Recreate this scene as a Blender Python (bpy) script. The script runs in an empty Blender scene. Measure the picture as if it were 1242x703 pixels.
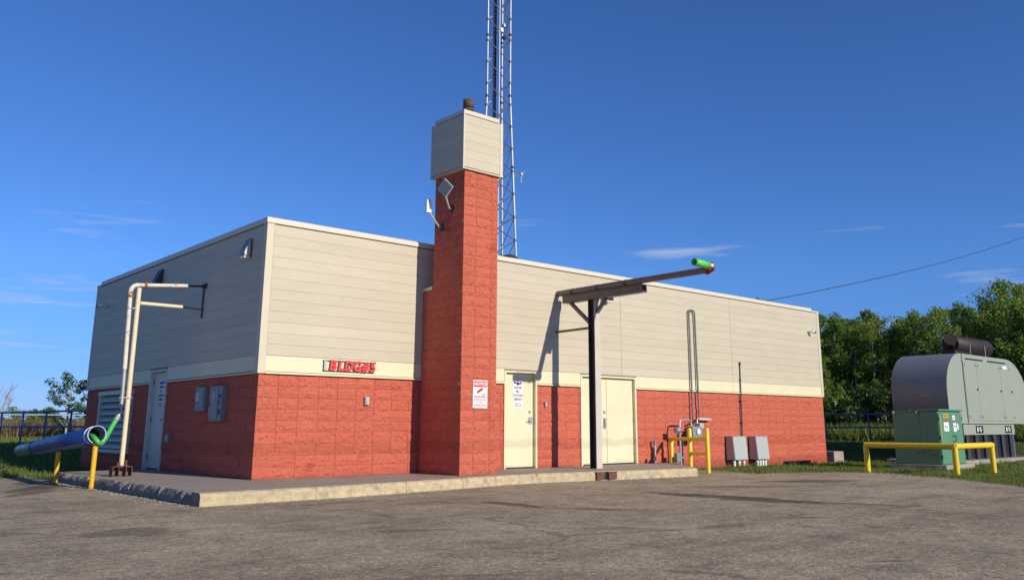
import bpy, bmesh, math, random
import numpy as np
from mathutils import Vector, Matrix, Euler
S = bpy.context.scene
COL = S.collection
random.seed(7)
R = math.radians

# ------------------------------------------------------------------ camera
cam_d = bpy.data.cameras.new('camera')
cam = bpy.data.objects.new('camera', cam_d); COL.objects.link(cam); S.camera = cam
cam.location = (-6.6736, -14.5783, 0.8971)
cam.rotation_euler = Euler((R(90) + 0.22099, 0, -0.73633), 'XYZ')
cam_d.sensor_width = 36; cam_d.lens = 36 * 1042.7 / 1242
cam_d.shift_x = (621 - 648.0) / 1242; cam_d.shift_y = -(351.5 - 282.5) / 1242
cam_d.clip_start = .05; cam_d.clip_end = 5000

# ------------------------------------------------------------------ world, sun, exposure
SUN = Vector((0.14, -1.0, 0.445)).normalized()
elev = math.asin(SUN.z); azim = math.atan2(SUN.x, SUN.y)
W = bpy.data.worlds.new('World'); S.world = W; W.use_nodes = True
nt = W.node_tree; nt.nodes.clear()
N = nt.nodes.new; L = nt.links.new
sky = N('ShaderNodeTexSky'); sky.sky_type = 'NISHITA'; sky.sun_disc = False
sky.sun_elevation = elev; sky.sun_rotation = azim
sky.altitude = 1500; sky.air_density = 1.0; sky.dust_density = 0.0; sky.ozone_density = 5.0
hsv = N('ShaderNodeHueSaturation'); hsv.inputs['Saturation'].default_value = 1.0; hsv.inputs['Value'].default_value = 1.0
tint = N('ShaderNodeMixRGB'); tint.blend_type = 'MULTIPLY'; tint.inputs[0].default_value = 1; tint.inputs[2].default_value = (.655, .935, 1.34, 1)
dim = N('ShaderNodeMixRGB'); dim.blend_type = 'MULTIPLY'; dim.inputs[0].default_value = 1; lowr = N('ShaderNodeValToRGB')   # hazy lilac-grey air near the horizon, all round
le = lowr.color_ramp.elements; le[0].position = 0; le[0].color = (.66, .60, .76, 1); le[1].position = .17; le[1].color = (1, 1, 1, 1)
tc0 = N('ShaderNodeTexCoord'); s0 = N('ShaderNodeSeparateXYZ'); L(tc0.outputs['Generated'], s0.inputs[0]); L(s0.outputs['Z'], lowr.inputs[0])
L(sky.outputs[0], tint.inputs[1]); L(tint.outputs[0], dim.inputs[1]); L(lowr.outputs[0], dim.inputs[2]); L(dim.outputs[0], hsv.inputs['Color'])
tc = N('ShaderNodeTexCoord'); mp = N('ShaderNodeMapping'); mp.inputs['Scale'].default_value = (2, 2, 22)
mp.inputs['Location'].default_value = (2.3, 0.4, 0.0); mp.inputs['Rotation'].default_value = (0, 0, R(-55))
nz = N('ShaderNodeTexNoise'); nz.inputs['Scale'].default_value = 2.1; nz.inputs['Detail'].default_value = 7; nz.inputs['Roughness'].default_value = .55
rp = N('ShaderNodeValToRGB'); rp.color_ramp.elements[0].position = .61; rp.color_ramp.elements[1].position = .80
sx = N('ShaderNodeSeparateXYZ'); band = N('ShaderNodeValToRGB')
e = band.color_ramp.elements; e[0].position = 0.0; e[0].color = (.9, .9, .9, 1); e[1].position = .26; e[1].color = (0, 0, 0, 1)
k = band.color_ramp.elements.new(.20); k.color = (.7, .7, .7, 1)
mu = N('ShaderNodeMath'); mu.operation = 'MULTIPLY'
mx = N('ShaderNodeMixRGB'); mx.inputs['Color2'].default_value = (5.6, 5.9, 7.2, 1)
bg = N('ShaderNodeBackground'); bg.inputs['Strength'].default_value = 0.102
ow = N('ShaderNodeOutputWorld')
L(tc.outputs['Generated'], mp.inputs['Vector']); L(mp.outputs[0], nz.inputs['Vector']); L(nz.outputs['Fac'], rp.inputs['Fac'])
L(tc.outputs['Generated'], sx.inputs[0]); L(sx.outputs['Z'], band.inputs['Fac'])
L(rp.outputs['Color'], mu.inputs[0]); L(band.outputs['Color'], mu.inputs[1])
L(mu.outputs[0], mx.inputs['Fac']); L(hsv.outputs['Color'], mx.inputs['Color1'])
L(mx.outputs[0], bg.inputs['Color']); L(bg.outputs[0], ow.inputs['Surface'])
sd = bpy.data.lights.new('sun', 'SUN'); sd.energy = 4.6; sd.angle = R(.5); sd.color = (1.0, .91, .77)
sun = bpy.data.objects.new('sun', sd); COL.objects.link(sun)
sun.rotation_euler = SUN.to_track_quat('Z', 'Y').to_euler()
S.view_settings.view_transform = 'Standard'; S.view_settings.look = 'None'; S.view_settings.exposure = 0; S.view_settings.gamma = 1
S.view_settings.use_curve_mapping = False

# ------------------------------------------------------------------ materials
def mat(name, col, rough=.7, metal=0, var=0.0, vs=3.0, bump=0.0, bs=40.0, spec=.4, col2=None, ths=.55, thw=.12, s2=2.0, objvar=0.0, coord='world', bump2=0.0, bs2=8.0, trans=0.0, stretch=None, bdist=1.0):
    m = bpy.data.materials.new(name); m.use_nodes = True
    t = m.node_tree; n = t.nodes; l = t.links
    b = n['Principled BSDF']; b.inputs['Roughness'].default_value = rough; b.inputs['Metallic'].default_value = metal
    b.inputs['Specular IOR Level'].default_value = spec
    if coord == 'world':
        g = n.new('ShaderNodeNewGeometry'); vec = g.outputs['Position']
    else:
        g = n.new('ShaderNodeTexCoord'); vec = g.outputs['Object']
    if stretch:
        ms = n.new('ShaderNodeMapping'); ms.inputs['Scale'].default_value = stretch; l.new(vec, ms.inputs[0]); vec2 = ms.outputs[0]
    else: vec2 = vec
    base = n.new('ShaderNodeRGB'); base.outputs[0].default_value = (*col, 1); c = base.outputs[0]
    def noise(sc, det=5, rg=.55, v=None):
        q = n.new('ShaderNodeTexNoise'); q.inputs['Scale'].default_value = sc; q.inputs['Detail'].default_value = det
        q.inputs['Roughness'].default_value = rg; l.new(v or vec, q.inputs['Vector']); return q.outputs['Fac']
    if col2:
        r = n.new('ShaderNodeValToRGB'); r.color_ramp.elements[0].position = ths; r.color_ramp.elements[1].position = ths + thw
        l.new(noise(s2, 8, .65, vec2), r.inputs['Fac'])
        x = n.new('ShaderNodeMixRGB'); l.new(r.outputs[0], x.inputs['Fac']); l.new(c, x.inputs['Color1']); x.inputs['Color2'].default_value = (*col2, 1); c = x.outputs[0]
    if var:
        mr = n.new('ShaderNodeMapRange'); mr.inputs['From Min'].default_value = .25; mr.inputs['From Max'].default_value = .75
        mr.inputs['To Min'].default_value = 1 - var; mr.inputs['To Max'].default_value = 1 + var; l.new(noise(vs, 8, .6, vec2), mr.inputs['Value'])
        x = n.new('ShaderNodeVectorMath'); x.operation = 'SCALE'; l.new(c, x.inputs[0]); l.new(mr.outputs[0], x.inputs['Scale']); c = x.outputs[0]
    if objvar:
        oi = n.new('ShaderNodeObjectInfo'); mr = n.new('ShaderNodeMapRange'); mr.inputs['To Min'].default_value = 1 - objvar; mr.inputs['To Max'].default_value = 1 + objvar
        l.new(oi.outputs['Random'], mr.inputs['Value']); x = n.new('ShaderNodeVectorMath'); x.operation = 'SCALE'; l.new(c, x.inputs[0]); l.new(mr.outputs[0], x.inputs['Scale']); c = x.outputs[0]
    l.new(c, b.inputs['Base Color'])
    last = None
    for st, sc, dist in ((bump, bs, .01), (bump2, bs2, .04)):
        if st:
            bp = n.new('ShaderNodeBump'); bp.inputs['Strength'].default_value = st; bp.inputs['Distance'].default_value = dist * bdist
            l.new(noise(sc, 6, .6), bp.inputs['Height'])
            if last: l.new(last, bp.inputs['Normal'])
            last = bp.outputs[0]
    if last: l.new(last, b.inputs['Normal'])
    if trans:
        tr = n.new('ShaderNodeBsdfTranslucent'); l.new(c, tr.inputs['Color']); ms_ = n.new('ShaderNodeMixShader'); ms_.inputs[0].default_value = trans
        l.new(b.outputs[0], ms_.inputs[1]); l.new(tr.outputs[0], ms_.inputs[2]); l.new(ms_.outputs[0], n['Material Output'].inputs['Surface'])
    m['c'] = 1
    return m

RED = (.58, .148, .094)
M = {}
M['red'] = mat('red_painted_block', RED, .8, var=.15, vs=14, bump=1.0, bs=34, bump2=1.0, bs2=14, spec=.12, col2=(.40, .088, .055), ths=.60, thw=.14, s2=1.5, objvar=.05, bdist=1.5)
M['red_wall'] = mat('red_painted_mortar', (.62, .17, .115), .85, var=.15, vs=6, bump=.4, bs=50, spec=.2)
M['tan'] = mat('tan_siding', (.53, .475, .355), .55, var=.06, vs=1.2, bump=.04, bs=60, spec=.35, objvar=.03, stretch=(1, 1, 4))
M['tan_trim'] = mat('tan_trim', (.60, .53, .39), .5, var=.03, spec=.35)
M['back'] = mat('shaded_joint_backing', (.33, .30, .22), .9)
M['cream'] = mat('cream_band_metal', (.69, .65, .43), .5, var=.03, vs=2, spec=.35)
M['cream_door'] = mat('cream_painted_door', (.68, .645, .43), .5, var=.06, vs=1.4, spec=.35, col2=(.58, .48, .27), ths=.60, thw=.25, s2=1.6)
M['cap'] = mat('pale_cap_metal', (.62, .56, .43), .5, var=.04)
M['coping'] = mat('pale_coping_metal', (.66, .61, .47), .45, var=.03)
M['roof'] = mat('grey_roofing', (.22, .21, .20), .9, var=.2)
M['steel'] = mat('galvanised_steel', (.42, .43, .44), .45, .6, var=.15, vs=8)
M['dullsteel'] = mat('dull_weathered_steel', (.20, .19, .18), .6, .3, var=.25, vs=6)
M['flue'] = mat('weathered_flue_steel', (.11, .085, .07), .8, .2, var=.35, vs=18, bump=.4)
M['tower'] = mat('galvanised_tower_steel', (.44, .46, .49), .5, .35, var=.12, vs=3)
M['towerdark'] = mat('weathered_brace_steel', (.16, .17, .20), .6, .4)
M['dark'] = mat('dark_grey_metal', (.06, .06, .065), .5, .3, var=.2)
M['black'] = mat('black_plastic', (.012, .012, .014), .5)
M['brown_steel'] = mat('grey_brown_painted_steel', (.20, .17, .145), .6, .1, var=.15, vs=4, bump=.1)
M['beige_steel'] = mat('beige_painted_steel', (.55, .50, .42), .55, .05, var=.08)
M['whitepipe'] = mat('white_painted_pipe', (.66, .60, .50), .6, .0, var=.1, vs=10, col2=(.20, .07, .035), ths=.57, thw=.06, s2=9, bump=.3, bs=60)
M['creampipe'] = mat('cream_painted_pipe', (.70, .60, .40), .55, .0, var=.08, vs=6, col2=(.3, .13, .06), ths=.68, thw=.05, s2=6)
M['rust'] = mat('rusty_steel', (.17, .075, .045), .85, .2, var=.35, vs=14, bump=.5, bs=50, col2=(.07, .04, .035), ths=.5)
M['rustred'] = mat('red_rusted_fitting', (.35, .10, .05), .75, .1, var=.3, vs=20)
M['yellow'] = mat('yellow_paint', (.80, .55, .025), .45, .0, var=.07, vs=5, col2=(.45, .30, .06), ths=.68, thw=.06, s2=7, spec=.5)
M['yellow2'] = mat('ochre_yellow_paint', (.70, .42, .02), .5, .0, var=.1, vs=7, col2=(.3, .18, .05), ths=.64, thw=.06, s2=8)
M['blue_pipe'] = mat('blue_plastic_pipe', (.008, .05, .24), .42, var=.08, vs=2, spec=.35)
M['bluegrey'] = mat('grey_blue_plastic', (.07, .10, .20), .4, var=.1)
M['darkliner'] = mat('dark_pipe_liner', (.008, .022, .022), .7)
M['teal'] = mat('teal_plastic_pipe', (.05, .20, .20), .35, spec=.5)
M['white'] = mat('white_plastic', (.72, .72, .70), .45, var=.05)
M['green_hose'] = mat('green_hose', (.07, .42, .09), .4, var=.1, vs=8, spec=.5)
M['lime'] = mat('lime_green_hose', (.12, .62, .12), .4, var=.1, vs=8)
M['ebox'] = mat('light_grey_enclosure', (.44, .47, .45), .45, .1, var=.05)
M['panelgrey'] = mat('grey_electrical_panel', (.22, .25, .26), .5, .1, var=.1)
M['louvre'] = mat('pale_louvre_metal', (.58, .59, .52), .5, .1, var=.05)
M['leftdoor'] = mat('pale_grey_door', (.60, .59, .50), .5, var=.05)
M['pad_green'] = mat('transformer_green', (.105, .25, .145), .4, .0, var=.07, vs=2, spec=.5)
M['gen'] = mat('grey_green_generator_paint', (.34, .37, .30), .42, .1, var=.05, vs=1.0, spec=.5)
M['genside'] = mat('grey_generator_wrap', (.19, .205, .22), .5, .0, var=.05, vs=1.0, spec=.5)  # hood ends and top, darker than its front and back
M['muffler'] = mat('burnt_muffler_steel', (.05, .038, .034), .6, .5, var=.3, vs=6, bump=.2)
M['paper'] = mat('white_sign_sheet', (.80, .80, .80), .5, var=.02)
M['signred'] = mat('sign_red', (.60, .03, .04), .45)
M['letterred'] = mat('letter_red_paint', (.62, .05, .05), .5, var=.05)
M['ink'] = mat('black_ink', (.03, .03, .035), .6)
M['blueink'] = mat('blue_ink', (.06, .10, .40), .6)
M['orangeink'] = mat('orange_sticker', (.75, .35, .03), .5)
M['glow'] = mat('white_lamp_lens', (.85, .88, .85), .3)
M['rail_blue'] = mat('blue_painted_rail', (.05, .11, .30), .45, .1, var=.1, spec=.5)
M['rail_mid'] = mat('faded_blue_painted_rail', (.12, .19, .34), .45, .1, var=.1)
M['rail_pale'] = mat('pale_blue_painted_rail', (.22, .36, .52), .45, .1, var=.1)
M['cable'] = mat('black_cable', (.02, .02, .022), .7)
M['bark'] = mat('grey_aspen_bark', (.34, .32, .26), .9, var=.3, vs=6, coord='obj')
M['conc'] = mat('worn_concrete_top', (.33, .275, .225), .9, var=.16, vs=2.2, bump=.35, bs=45, bump2=.2, bs2=5, spec=.2, col2=(.24, .20, .165), ths=.55, thw=.2, s2=.9)
M['conc_edge'] = mat('rough_grey_concrete_edge', (.21, .20, .18), .95, var=.35, vs=12, bump=1.0, bs=28, spec=.15)
M['conc_yel'] = mat('faded_yellow_painted_concrete', (.50, .41, .25), .85, var=.22, vs=9, bump=.7, bs=40, spec=.2, col2=(.30, .26, .20), ths=.50, thw=.22, s2=5.5)
M['pad'] = mat('grey_concrete_pad', (.33, .30, .25), .9, var=.25, vs=5, bump=.4, bs=30)

def leafmat(name, c1, c2, objv=.18, sc=.8, tr=.3):
    return mat(name, c1, .55, var=.35, vs=5, col2=c2, ths=.5, thw=.2, s2=sc, objvar=objv, trans=tr, spec=.25)
M['leaf'] = leafmat('aspen_leaves', (.16, .25, .04), (.25, .32, .055), tr=.38)
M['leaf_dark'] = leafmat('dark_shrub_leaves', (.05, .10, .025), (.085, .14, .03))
M['leaf_yel'] = leafmat('yellow_green_leaves', (.26, .32, .06), (.33, .35, .07), tr=.38)
M['reed'] = mat('dry_brown_stems', (.22, .15, .085), .8, var=.4, vs=3, col2=(.10, .12, .04), ths=.5, s2=.6, trans=.2)
M['blade'] = mat('grass_blades', (.16, .21, .045), .55, var=.35, vs=1.2, col2=(.27, .27, .09), ths=.58, thw=.15, s2=2.5, trans=.35, spec=.25)

# grassy ground and asphalt need their own trees
def grass_ground():
    m = mat('grassy_ground', (.05, .085, .02), .95, var=.4, vs=1.5, col2=(.12, .12, .045), ths=.55, thw=.2, s2=.25, bump=.8, bs=30, bump2=.5, bs2=4, spec=.1)
    return m
M['ground'] = grass_ground()
def asphalt():
    m = bpy.data.materials.new('weathered_asphalt'); m.use_nodes = True
    t = m.node_tree; n = t.nodes; l = t.links; b = n['Principled BSDF']
    b.inputs['Roughness'].default_value = .88; b.inputs['Specular IOR Level'].default_value = .25
    g = n.new('ShaderNodeNewGeometry'); P = g.outputs['Position']
    def noise(sc, det=6, rg=.6, stretch=None, off=(0, 0, 0)):
        q = n.new('ShaderNodeTexNoise'); q.inputs['Scale'].default_value = sc; q.inputs['Detail'].default_value = det; q.inputs['Roughness'].default_value = rg
        mm = n.new('ShaderNodeMapping'); mm.inputs['Location'].default_value = off
        if stretch: mm.inputs['Scale'].default_value = stretch
        l.new(P, mm.inputs[0]); l.new(mm.outputs[0], q.inputs['Vector']); return q.outputs['Fac']
    def ramp(f, a, b_, c0, c1):
        r = n.new('ShaderNodeValToRGB'); r.color_ramp.elements[0].position = a; r.color_ramp.elements[1].position = b_
        r.color_ramp.elements[0].color = (c0,) * 3 + (1,); r.color_ramp.elements[1].color = (c1,) * 3 + (1,); l.new(f, r.inputs[0]); return r.outputs[0]
    def mul(a, b_):
        x = n.new('ShaderNodeMixRGB'); x.blend_type = 'MULTIPLY'; x.inputs[0].default_value = 1; l.new(a, x.inputs[1]); l.new(b_, x.inputs[2]); return x.outputs[0]
    r = n.new('ShaderNodeValToRGB'); e = r.color_ramp.elements
    e[0].position = .30; e[0].color = (.275, .213, .138, 1); e[1].position = .72; e[1].color = (.42, .335, .220, 1)
    l.new(noise(.45, 9, .62), r.inputs[0]); c = r.outputs[0]
    for sc, lo, hi in ((34, .78, 1.24), (85, .68, 1.40)):          # stones in the binder
        v = n.new('ShaderNodeTexVoronoi'); v.inputs['Scale'].default_value = sc; l.new(P, v.inputs['Vector']); sp = n.new('ShaderNodeSeparateColor'); l.new(v.outputs['Color'], sp.inputs[0])
        c = mul(c, ramp(sp.outputs[0], .05, .95, lo, hi))
    c = mul(c, ramp(noise(2.2, 8, .7, (1, .45, 1)), .32, .55, .74, 1.05))   # worn streaks
    c = mul(c, ramp(noise(.9, 10, .7, (.5, 1.6, 1), (9, 3, 0)), .36, .50, .72, 1.0))
    dn = n.new('ShaderNodeTexNoise'); dn.inputs['Scale'].default_value = 1.6; dn.inputs['Detail'].default_value = 6; l.new(P, dn.inputs['Vector'])
    dx = n.new('ShaderNodeVectorMath'); dx.operation = 'MULTIPLY_ADD'; l.new(dn.outputs['Color'], dx.inputs[0]); dx.inputs[1].default_value = (.7, .7, 0); l.new(P, dx.inputs[2])
    cv = n.new('ShaderNodeTexVoronoi'); cv.feature = 'DISTANCE_TO_EDGE'; cv.inputs['Scale'].default_value = .33; l.new(dx.outputs[0], cv.inputs['Vector'])
    ck = n.new('ShaderNodeMath'); ck.operation = 'ADD'; l.new(cv.outputs['Distance'], ck.inputs[0]); cm_ = n.new('ShaderNodeMath'); cm_.operation = 'MULTIPLY_ADD'; cm_.inputs[1].default_value = .16; cm_.inputs[2].default_value = -.075; l.new(noise(.8, 4, .5, None, (4, 1, 0)), cm_.inputs[0]); l.new(cm_.outputs[0], ck.inputs[1])
    c = mul(c, ramp(ck.outputs[0], .001, .008, .70, 1.0))
    # oil and damp patches, painted-in cast shadow streaks left of apron, ragged outlines
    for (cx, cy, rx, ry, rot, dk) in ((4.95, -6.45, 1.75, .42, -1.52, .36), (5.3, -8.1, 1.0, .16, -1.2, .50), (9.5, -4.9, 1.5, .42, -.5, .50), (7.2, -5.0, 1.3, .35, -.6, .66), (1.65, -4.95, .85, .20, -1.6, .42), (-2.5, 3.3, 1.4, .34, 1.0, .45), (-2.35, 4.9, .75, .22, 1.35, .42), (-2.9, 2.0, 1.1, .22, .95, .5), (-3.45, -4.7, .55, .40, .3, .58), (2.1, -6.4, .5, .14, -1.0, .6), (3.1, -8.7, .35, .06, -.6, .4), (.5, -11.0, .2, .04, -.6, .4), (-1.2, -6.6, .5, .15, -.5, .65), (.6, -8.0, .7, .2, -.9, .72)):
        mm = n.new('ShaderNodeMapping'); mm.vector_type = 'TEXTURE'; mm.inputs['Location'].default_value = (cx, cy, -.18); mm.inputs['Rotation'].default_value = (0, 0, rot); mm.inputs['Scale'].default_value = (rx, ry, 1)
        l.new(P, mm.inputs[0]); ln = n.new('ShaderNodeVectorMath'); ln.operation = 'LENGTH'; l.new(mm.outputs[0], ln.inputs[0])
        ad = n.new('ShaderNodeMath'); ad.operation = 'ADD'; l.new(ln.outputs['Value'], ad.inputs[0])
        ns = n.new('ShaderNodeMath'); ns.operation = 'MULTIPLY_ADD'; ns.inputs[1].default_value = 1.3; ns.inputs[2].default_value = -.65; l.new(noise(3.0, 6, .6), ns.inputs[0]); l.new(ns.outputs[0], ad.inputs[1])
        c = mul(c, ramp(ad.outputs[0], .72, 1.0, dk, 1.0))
    l.new(c, b.inputs['Base Color'])
    bp = n.new('ShaderNodeBump'); bp.inputs['Strength'].default_value = .6; bp.inputs['Distance'].default_value = .006; l.new(noise(85, 3, .6), bp.inputs['Height'])
    bq = n.new('ShaderNodeBump'); bq.inputs['Strength'].default_value = .8; bq.inputs['Distance'].default_value = .05; l.new(noise(2.5, 6, .6), bq.inputs['Height']); l.new(bp.outputs[0], bq.inputs['Normal'])
    l.new(bq.outputs[0], b.inputs['Normal']); return m
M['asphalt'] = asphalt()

# ------------------------------------------------------------------ object helpers
def link(name, me, parent=None, m=None):
    o = bpy.data.objects.new(name, me); COL.objects.link(o)
    if parent is not None: o.parent = parent
    return o
def tag(o, label=None, cat=None, group=None, kind=None):
    if label: o['label'] = label
    if cat: o['category'] = cat
    if group: o['group'] = group
    if kind: o['kind'] = kind
    return o
def thing(name, loc, label, cat, group=None, rz=0):
    o = bpy.data.objects.new(name, None); COL.objects.link(o); o.location = loc; o.rotation_euler = (0, 0, rz); o.empty_display_size = .1
    return tag(o, label, cat, group)
def struct(o): o['kind'] = 'structure'; return o
class MB:
    """collects shapes in world coordinates; build() links them as one mesh object, relative to its parent"""
    def __init__(s): s.v = []; s.f = []; s.mi = []; s.mats = []; s.cur = 0; s.smooth = []
    def use(s, m):
        if m not in s.mats: s.mats.append(m)
        s.cur = s.mats.index(m); return s
    def add(s, vs, fs, smooth=False):
        o = len(s.v); s.v += [tuple(v) for v in vs]
        for f in fs: s.f.append(tuple(i + o for i in f)); s.mi.append(s.cur); s.smooth.append(smooth)
        return s
    def box(s, x0, x1, y0, y1, z0, z1, b=0.0, rot=None, org=None):
        if x0 > x1: x0, x1 = x1, x0
        if y0 > y1: y0, y1 = y1, y0
        if z0 > z1: z0, z1 = z1, z0
        if b <= 0:
            vs = [(x, y, z) for x in (x0, x1) for y in (y0, y1) for z in (z0, z1)]
            fs = [(0, 1, 3, 2), (4, 6, 7, 5), (0, 4, 5, 1), (2, 3, 7, 6), (0, 2, 6, 4), (1, 5, 7, 3)]
        else:
            bm = bmesh.new(); bmesh.ops.create_cube(bm, size=1)
            for v in bm.verts: v.co = Vector(((x0 + x1) / 2 + v.co.x * (x1 - x0), (y0 + y1) / 2 + v.co.y * (y1 - y0), (z0 + z1) / 2 + v.co.z * (z1 - z0)))
            bmesh.ops.bevel(bm, geom=bm.edges[:], offset=b, segments=2, profile=.6, affect='EDGES', clamp_overlap=True)
            bm.verts.index_update(); vs = [tuple(v.co) for v in bm.verts]; fs = [tuple(v.index for v in f.verts) for f in bm.faces]; bm.free()
        if rot is not None:
            o = Vector(org or ((x0 + x1) / 2, (y0 + y1) / 2, (z0 + z1) / 2)); vs = [tuple(rot @ (Vector(v) - o) + o) for v in vs]
        return s.add(vs, fs)
    def tube(s, pts, r, n=12, cap=True, r2=None):
        pts = [Vector(p) for p in pts]; k = len(pts); rings = []; vs = []; fs = []
        prev = None
        for i, p in enumerate(pts):
            d = (pts[min(i + 1, k - 1)] - pts[max(i - 1, 0)]).normalized()
            if prev is None:
                a = Vector((0, 0, 1)) if abs(d.z) < .9 else Vector((1, 0, 0)); u = d.cross(a).normalized()
            else: u = (prev - d * prev.dot(d)).normalized()
            prev = u; w = d.cross(u); rr = r if r2 is None else r + (r2 - r) * i / (k - 1)
            if isinstance(r, (list, tuple)): rr = r[i]
            for j in range(n):
                t = 2 * math.pi * j / n; vs.append(tuple(p + u * rr * math.cos(t) + w * rr * math.sin(t)))
        for i in range(k - 1):
            for j in range(n): a = i * n + j; b = i * n + (j + 1) % n; fs.append((a, b, b + n, a + n))
        s.add(vs, fs, True)
        if cap: s.add(vs, [tuple(range(n))[::-1], tuple(range((k - 1) * n, k * n))])
        return s
    def ring(s, c, d, ro, ri, h, n=24):
        """hollow short pipe: centre of start, axis d, outer/inner radius, length h"""
        c = Vector(c); d = Vector(d).normalized(); a = Vector((0, 0, 1)) if abs(d.z) < .9 else Vector((1, 0, 0)); u = d.cross(a).normalized(); w = d.cross(u)
        vs = []
        for (rr, hh) in ((ro, 0), (ro, h), (ri, h), (ri, 0)):
            for j in range(n): t = 2 * math.pi * j / n; vs.append(tuple(c + d * hh + u * rr * math.cos(t) + w * rr * math.sin(t)))
        fs = []
        for q in range(4):
            for j in range(n): fs.append((q * n + j, q * n + (j + 1) % n, ((q + 1) % 4) * n + (j + 1) % n, ((q + 1) % 4) * n + j))
        return s.add(vs, fs, True)
    def prism(s, prof, axis, a0, a1):
        """extrude a closed 2-D profile along x ('x': prof is y,z), y ('y': x,z) or z ('z': x,y)"""
        def P(p, a): return {'x': (a, p[0], p[1]), 'y': (p[0], a, p[1]), 'z': (p[0], p[1], a)}[axis]
        n = len(prof); vs = [P(p, a0) for p in prof] + [P(p, a1) for p in prof]
        fs = [tuple(range(n)), tuple(range(n, 2 * n))[::-1]] + [(i, i + n, (i + 1) % n + n, (i + 1) % n) for i in range(n)]
        return s.add(vs, fs)
    def build(s, name, m=None, parent=None, autosmooth=True):
        me = bpy.data.meshes.new(name); off = Vector((0, 0, 0))
        inv = Matrix.Identity(4)
        if parent is not None:
            chain = []; p = parent
            while p: chain.append(p); p = p.parent
            mw = Matrix.Identity(4)
            for q in reversed(chain): mw = mw @ Matrix.LocRotScale(q.location, q.rotation_euler, q.scale)
            inv = mw.inverted()
        me.from_pydata([tuple(inv @ Vector(v)) for v in s.v], [], s.f)
        for mm in (s.mats or [M[m] if isinstance(m, str) else m]): me.materials.append(M[mm] if isinstance(mm, str) else mm)
        me.polygons.foreach_set('material_index', s.mi); me.polygons.foreach_set('use_smooth', s.smooth)
        bm = bmesh.new(); bm.from_mesh(me); bmesh.ops.recalc_face_normals(bm, faces=bm.faces[:]); bm.to_mesh(me); bm.free()
        me.update(); return link(name, me, parent)
def box(name, m, parent, *a, b=0.0): return MB().box(*a, b=b).build(name, m, parent)
def tube(name, m, parent, pts, r, n=12): return MB().tube(pts, r, n).build(name, m, parent)
def arc(c, r, a0, a1, n, plane='xz', const=0):
    out = []
    for i in range(n + 1):
        t = R(a0 + (a1 - a0) * i / n); p, q = c[0] + r * math.cos(t), c[1] + r * math.sin(t)
        out.append({'xz': (p, const, q), 'yz': (const, p, q), 'xy': (p, q, const)}[plane])
    return out
def text(name, body, size, m, parent, loc, rot, ext=.0015, align='CENTER', bold=0.0, shear=0.0, xs=1.0):
    cu = bpy.data.curves.new(name, 'FONT'); cu.body = body; cu.size = size; cu.extrude = ext; cu.align_x = align; cu.align_y = 'CENTER'; cu.offset = bold; cu.shear = shear; cu.resolution_u = 3
    tmp = bpy.data.objects.new('t', cu); COL.objects.link(tmp)
    bpy.context.view_layer.update()
    me = bpy.data.meshes.new_from_object(tmp.evaluated_get(bpy.context.evaluated_depsgraph_get())); me.name = name
    bpy.data.objects.remove(tmp); me.materials.clear(); me.materials.append(M[m])
    o = link(name, me, parent); mw = Matrix.Translation(Vector(loc)) @ Euler(rot).to_matrix().to_4x4() @ Matrix.Diagonal((xs, 1, 1, 1))
    if parent is not None:
        p = parent; chain = []
        while p: chain.append(p); p = p.parent
        w = Matrix.Identity(4)
        for q in reversed(chain): w = w @ Matrix.LocRotScale(q.location, q.rotation_euler, q.scale)
        mw = w.inverted() @ mw
    o.matrix_local = mw
    return o
FR = (R(90), 0, 0)            # text on a wall facing -y
LR = (R(90), 0, R(-90))       # text on a wall facing -x

# ------------------------------------------------------------------ ground
GZ = -.20; AZ = -.18
def smooth(t): t = max(0, min(1, t)); return t * t * (3 - 2 * t)
def gz(x, y):
    b = .5 * smooth((y - 7.6) / 9)
    h = GZ + b
    # slight mound of soil beside the right of the building, kept below the asphalt sheet
    if x > 13.6: h -= .03 * smooth((x - 13.6) / 3)
    if x > 19: h += .5 * smooth(((x - 20.3) * .6 + (y + 1.0) * .8) / 5) * (1 - smooth((y - 7.6) / 9))
    return h
xs = [-3000, -900, -300, -120, -60, -30] + [-20 + i * 1.0 for i in range(0, 76)] + [70, 100, 160, 300, 900, 3000]
ys = [-3000, -600, -150, -60] + [-30 + i * 1.0 for i in range(0, 86)] + [70, 100, 160, 300, 900, 3000]
vs = [(x, y, gz(x, y)) for y in ys for x in xs]; nx = len(xs)
fs = [(j * nx + i, j * nx + i + 1, (j + 1) * nx + i + 1, (j + 1) * nx + i) for j in range(len(ys) - 1) for i in range(nx - 1)]
g = MB().add(vs, fs, True).build('ground', 'ground'); struct(g)

# asphalt lot: outline measured along the grass edge
edge = [(-60, 8.4), (-20, 7.5), (-6, 7.35), (-2.2, 7.3), (-1.75, 7.25), (-1.7, 5.3), (11.2, -.1), (11.6, -1.2), (11.0, -2.70), (11.9, -3.05), (12.6, -3.40), (13.25, -3.95), (13.35, -4.6), (13.1, -5.4), (12.45, -6.65), (10.8, -8.5), (9.6, -10.4), (9.0, -14), (12, -30), (40, -60), (-60, -60)]
bm = bmesh.new()
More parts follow.
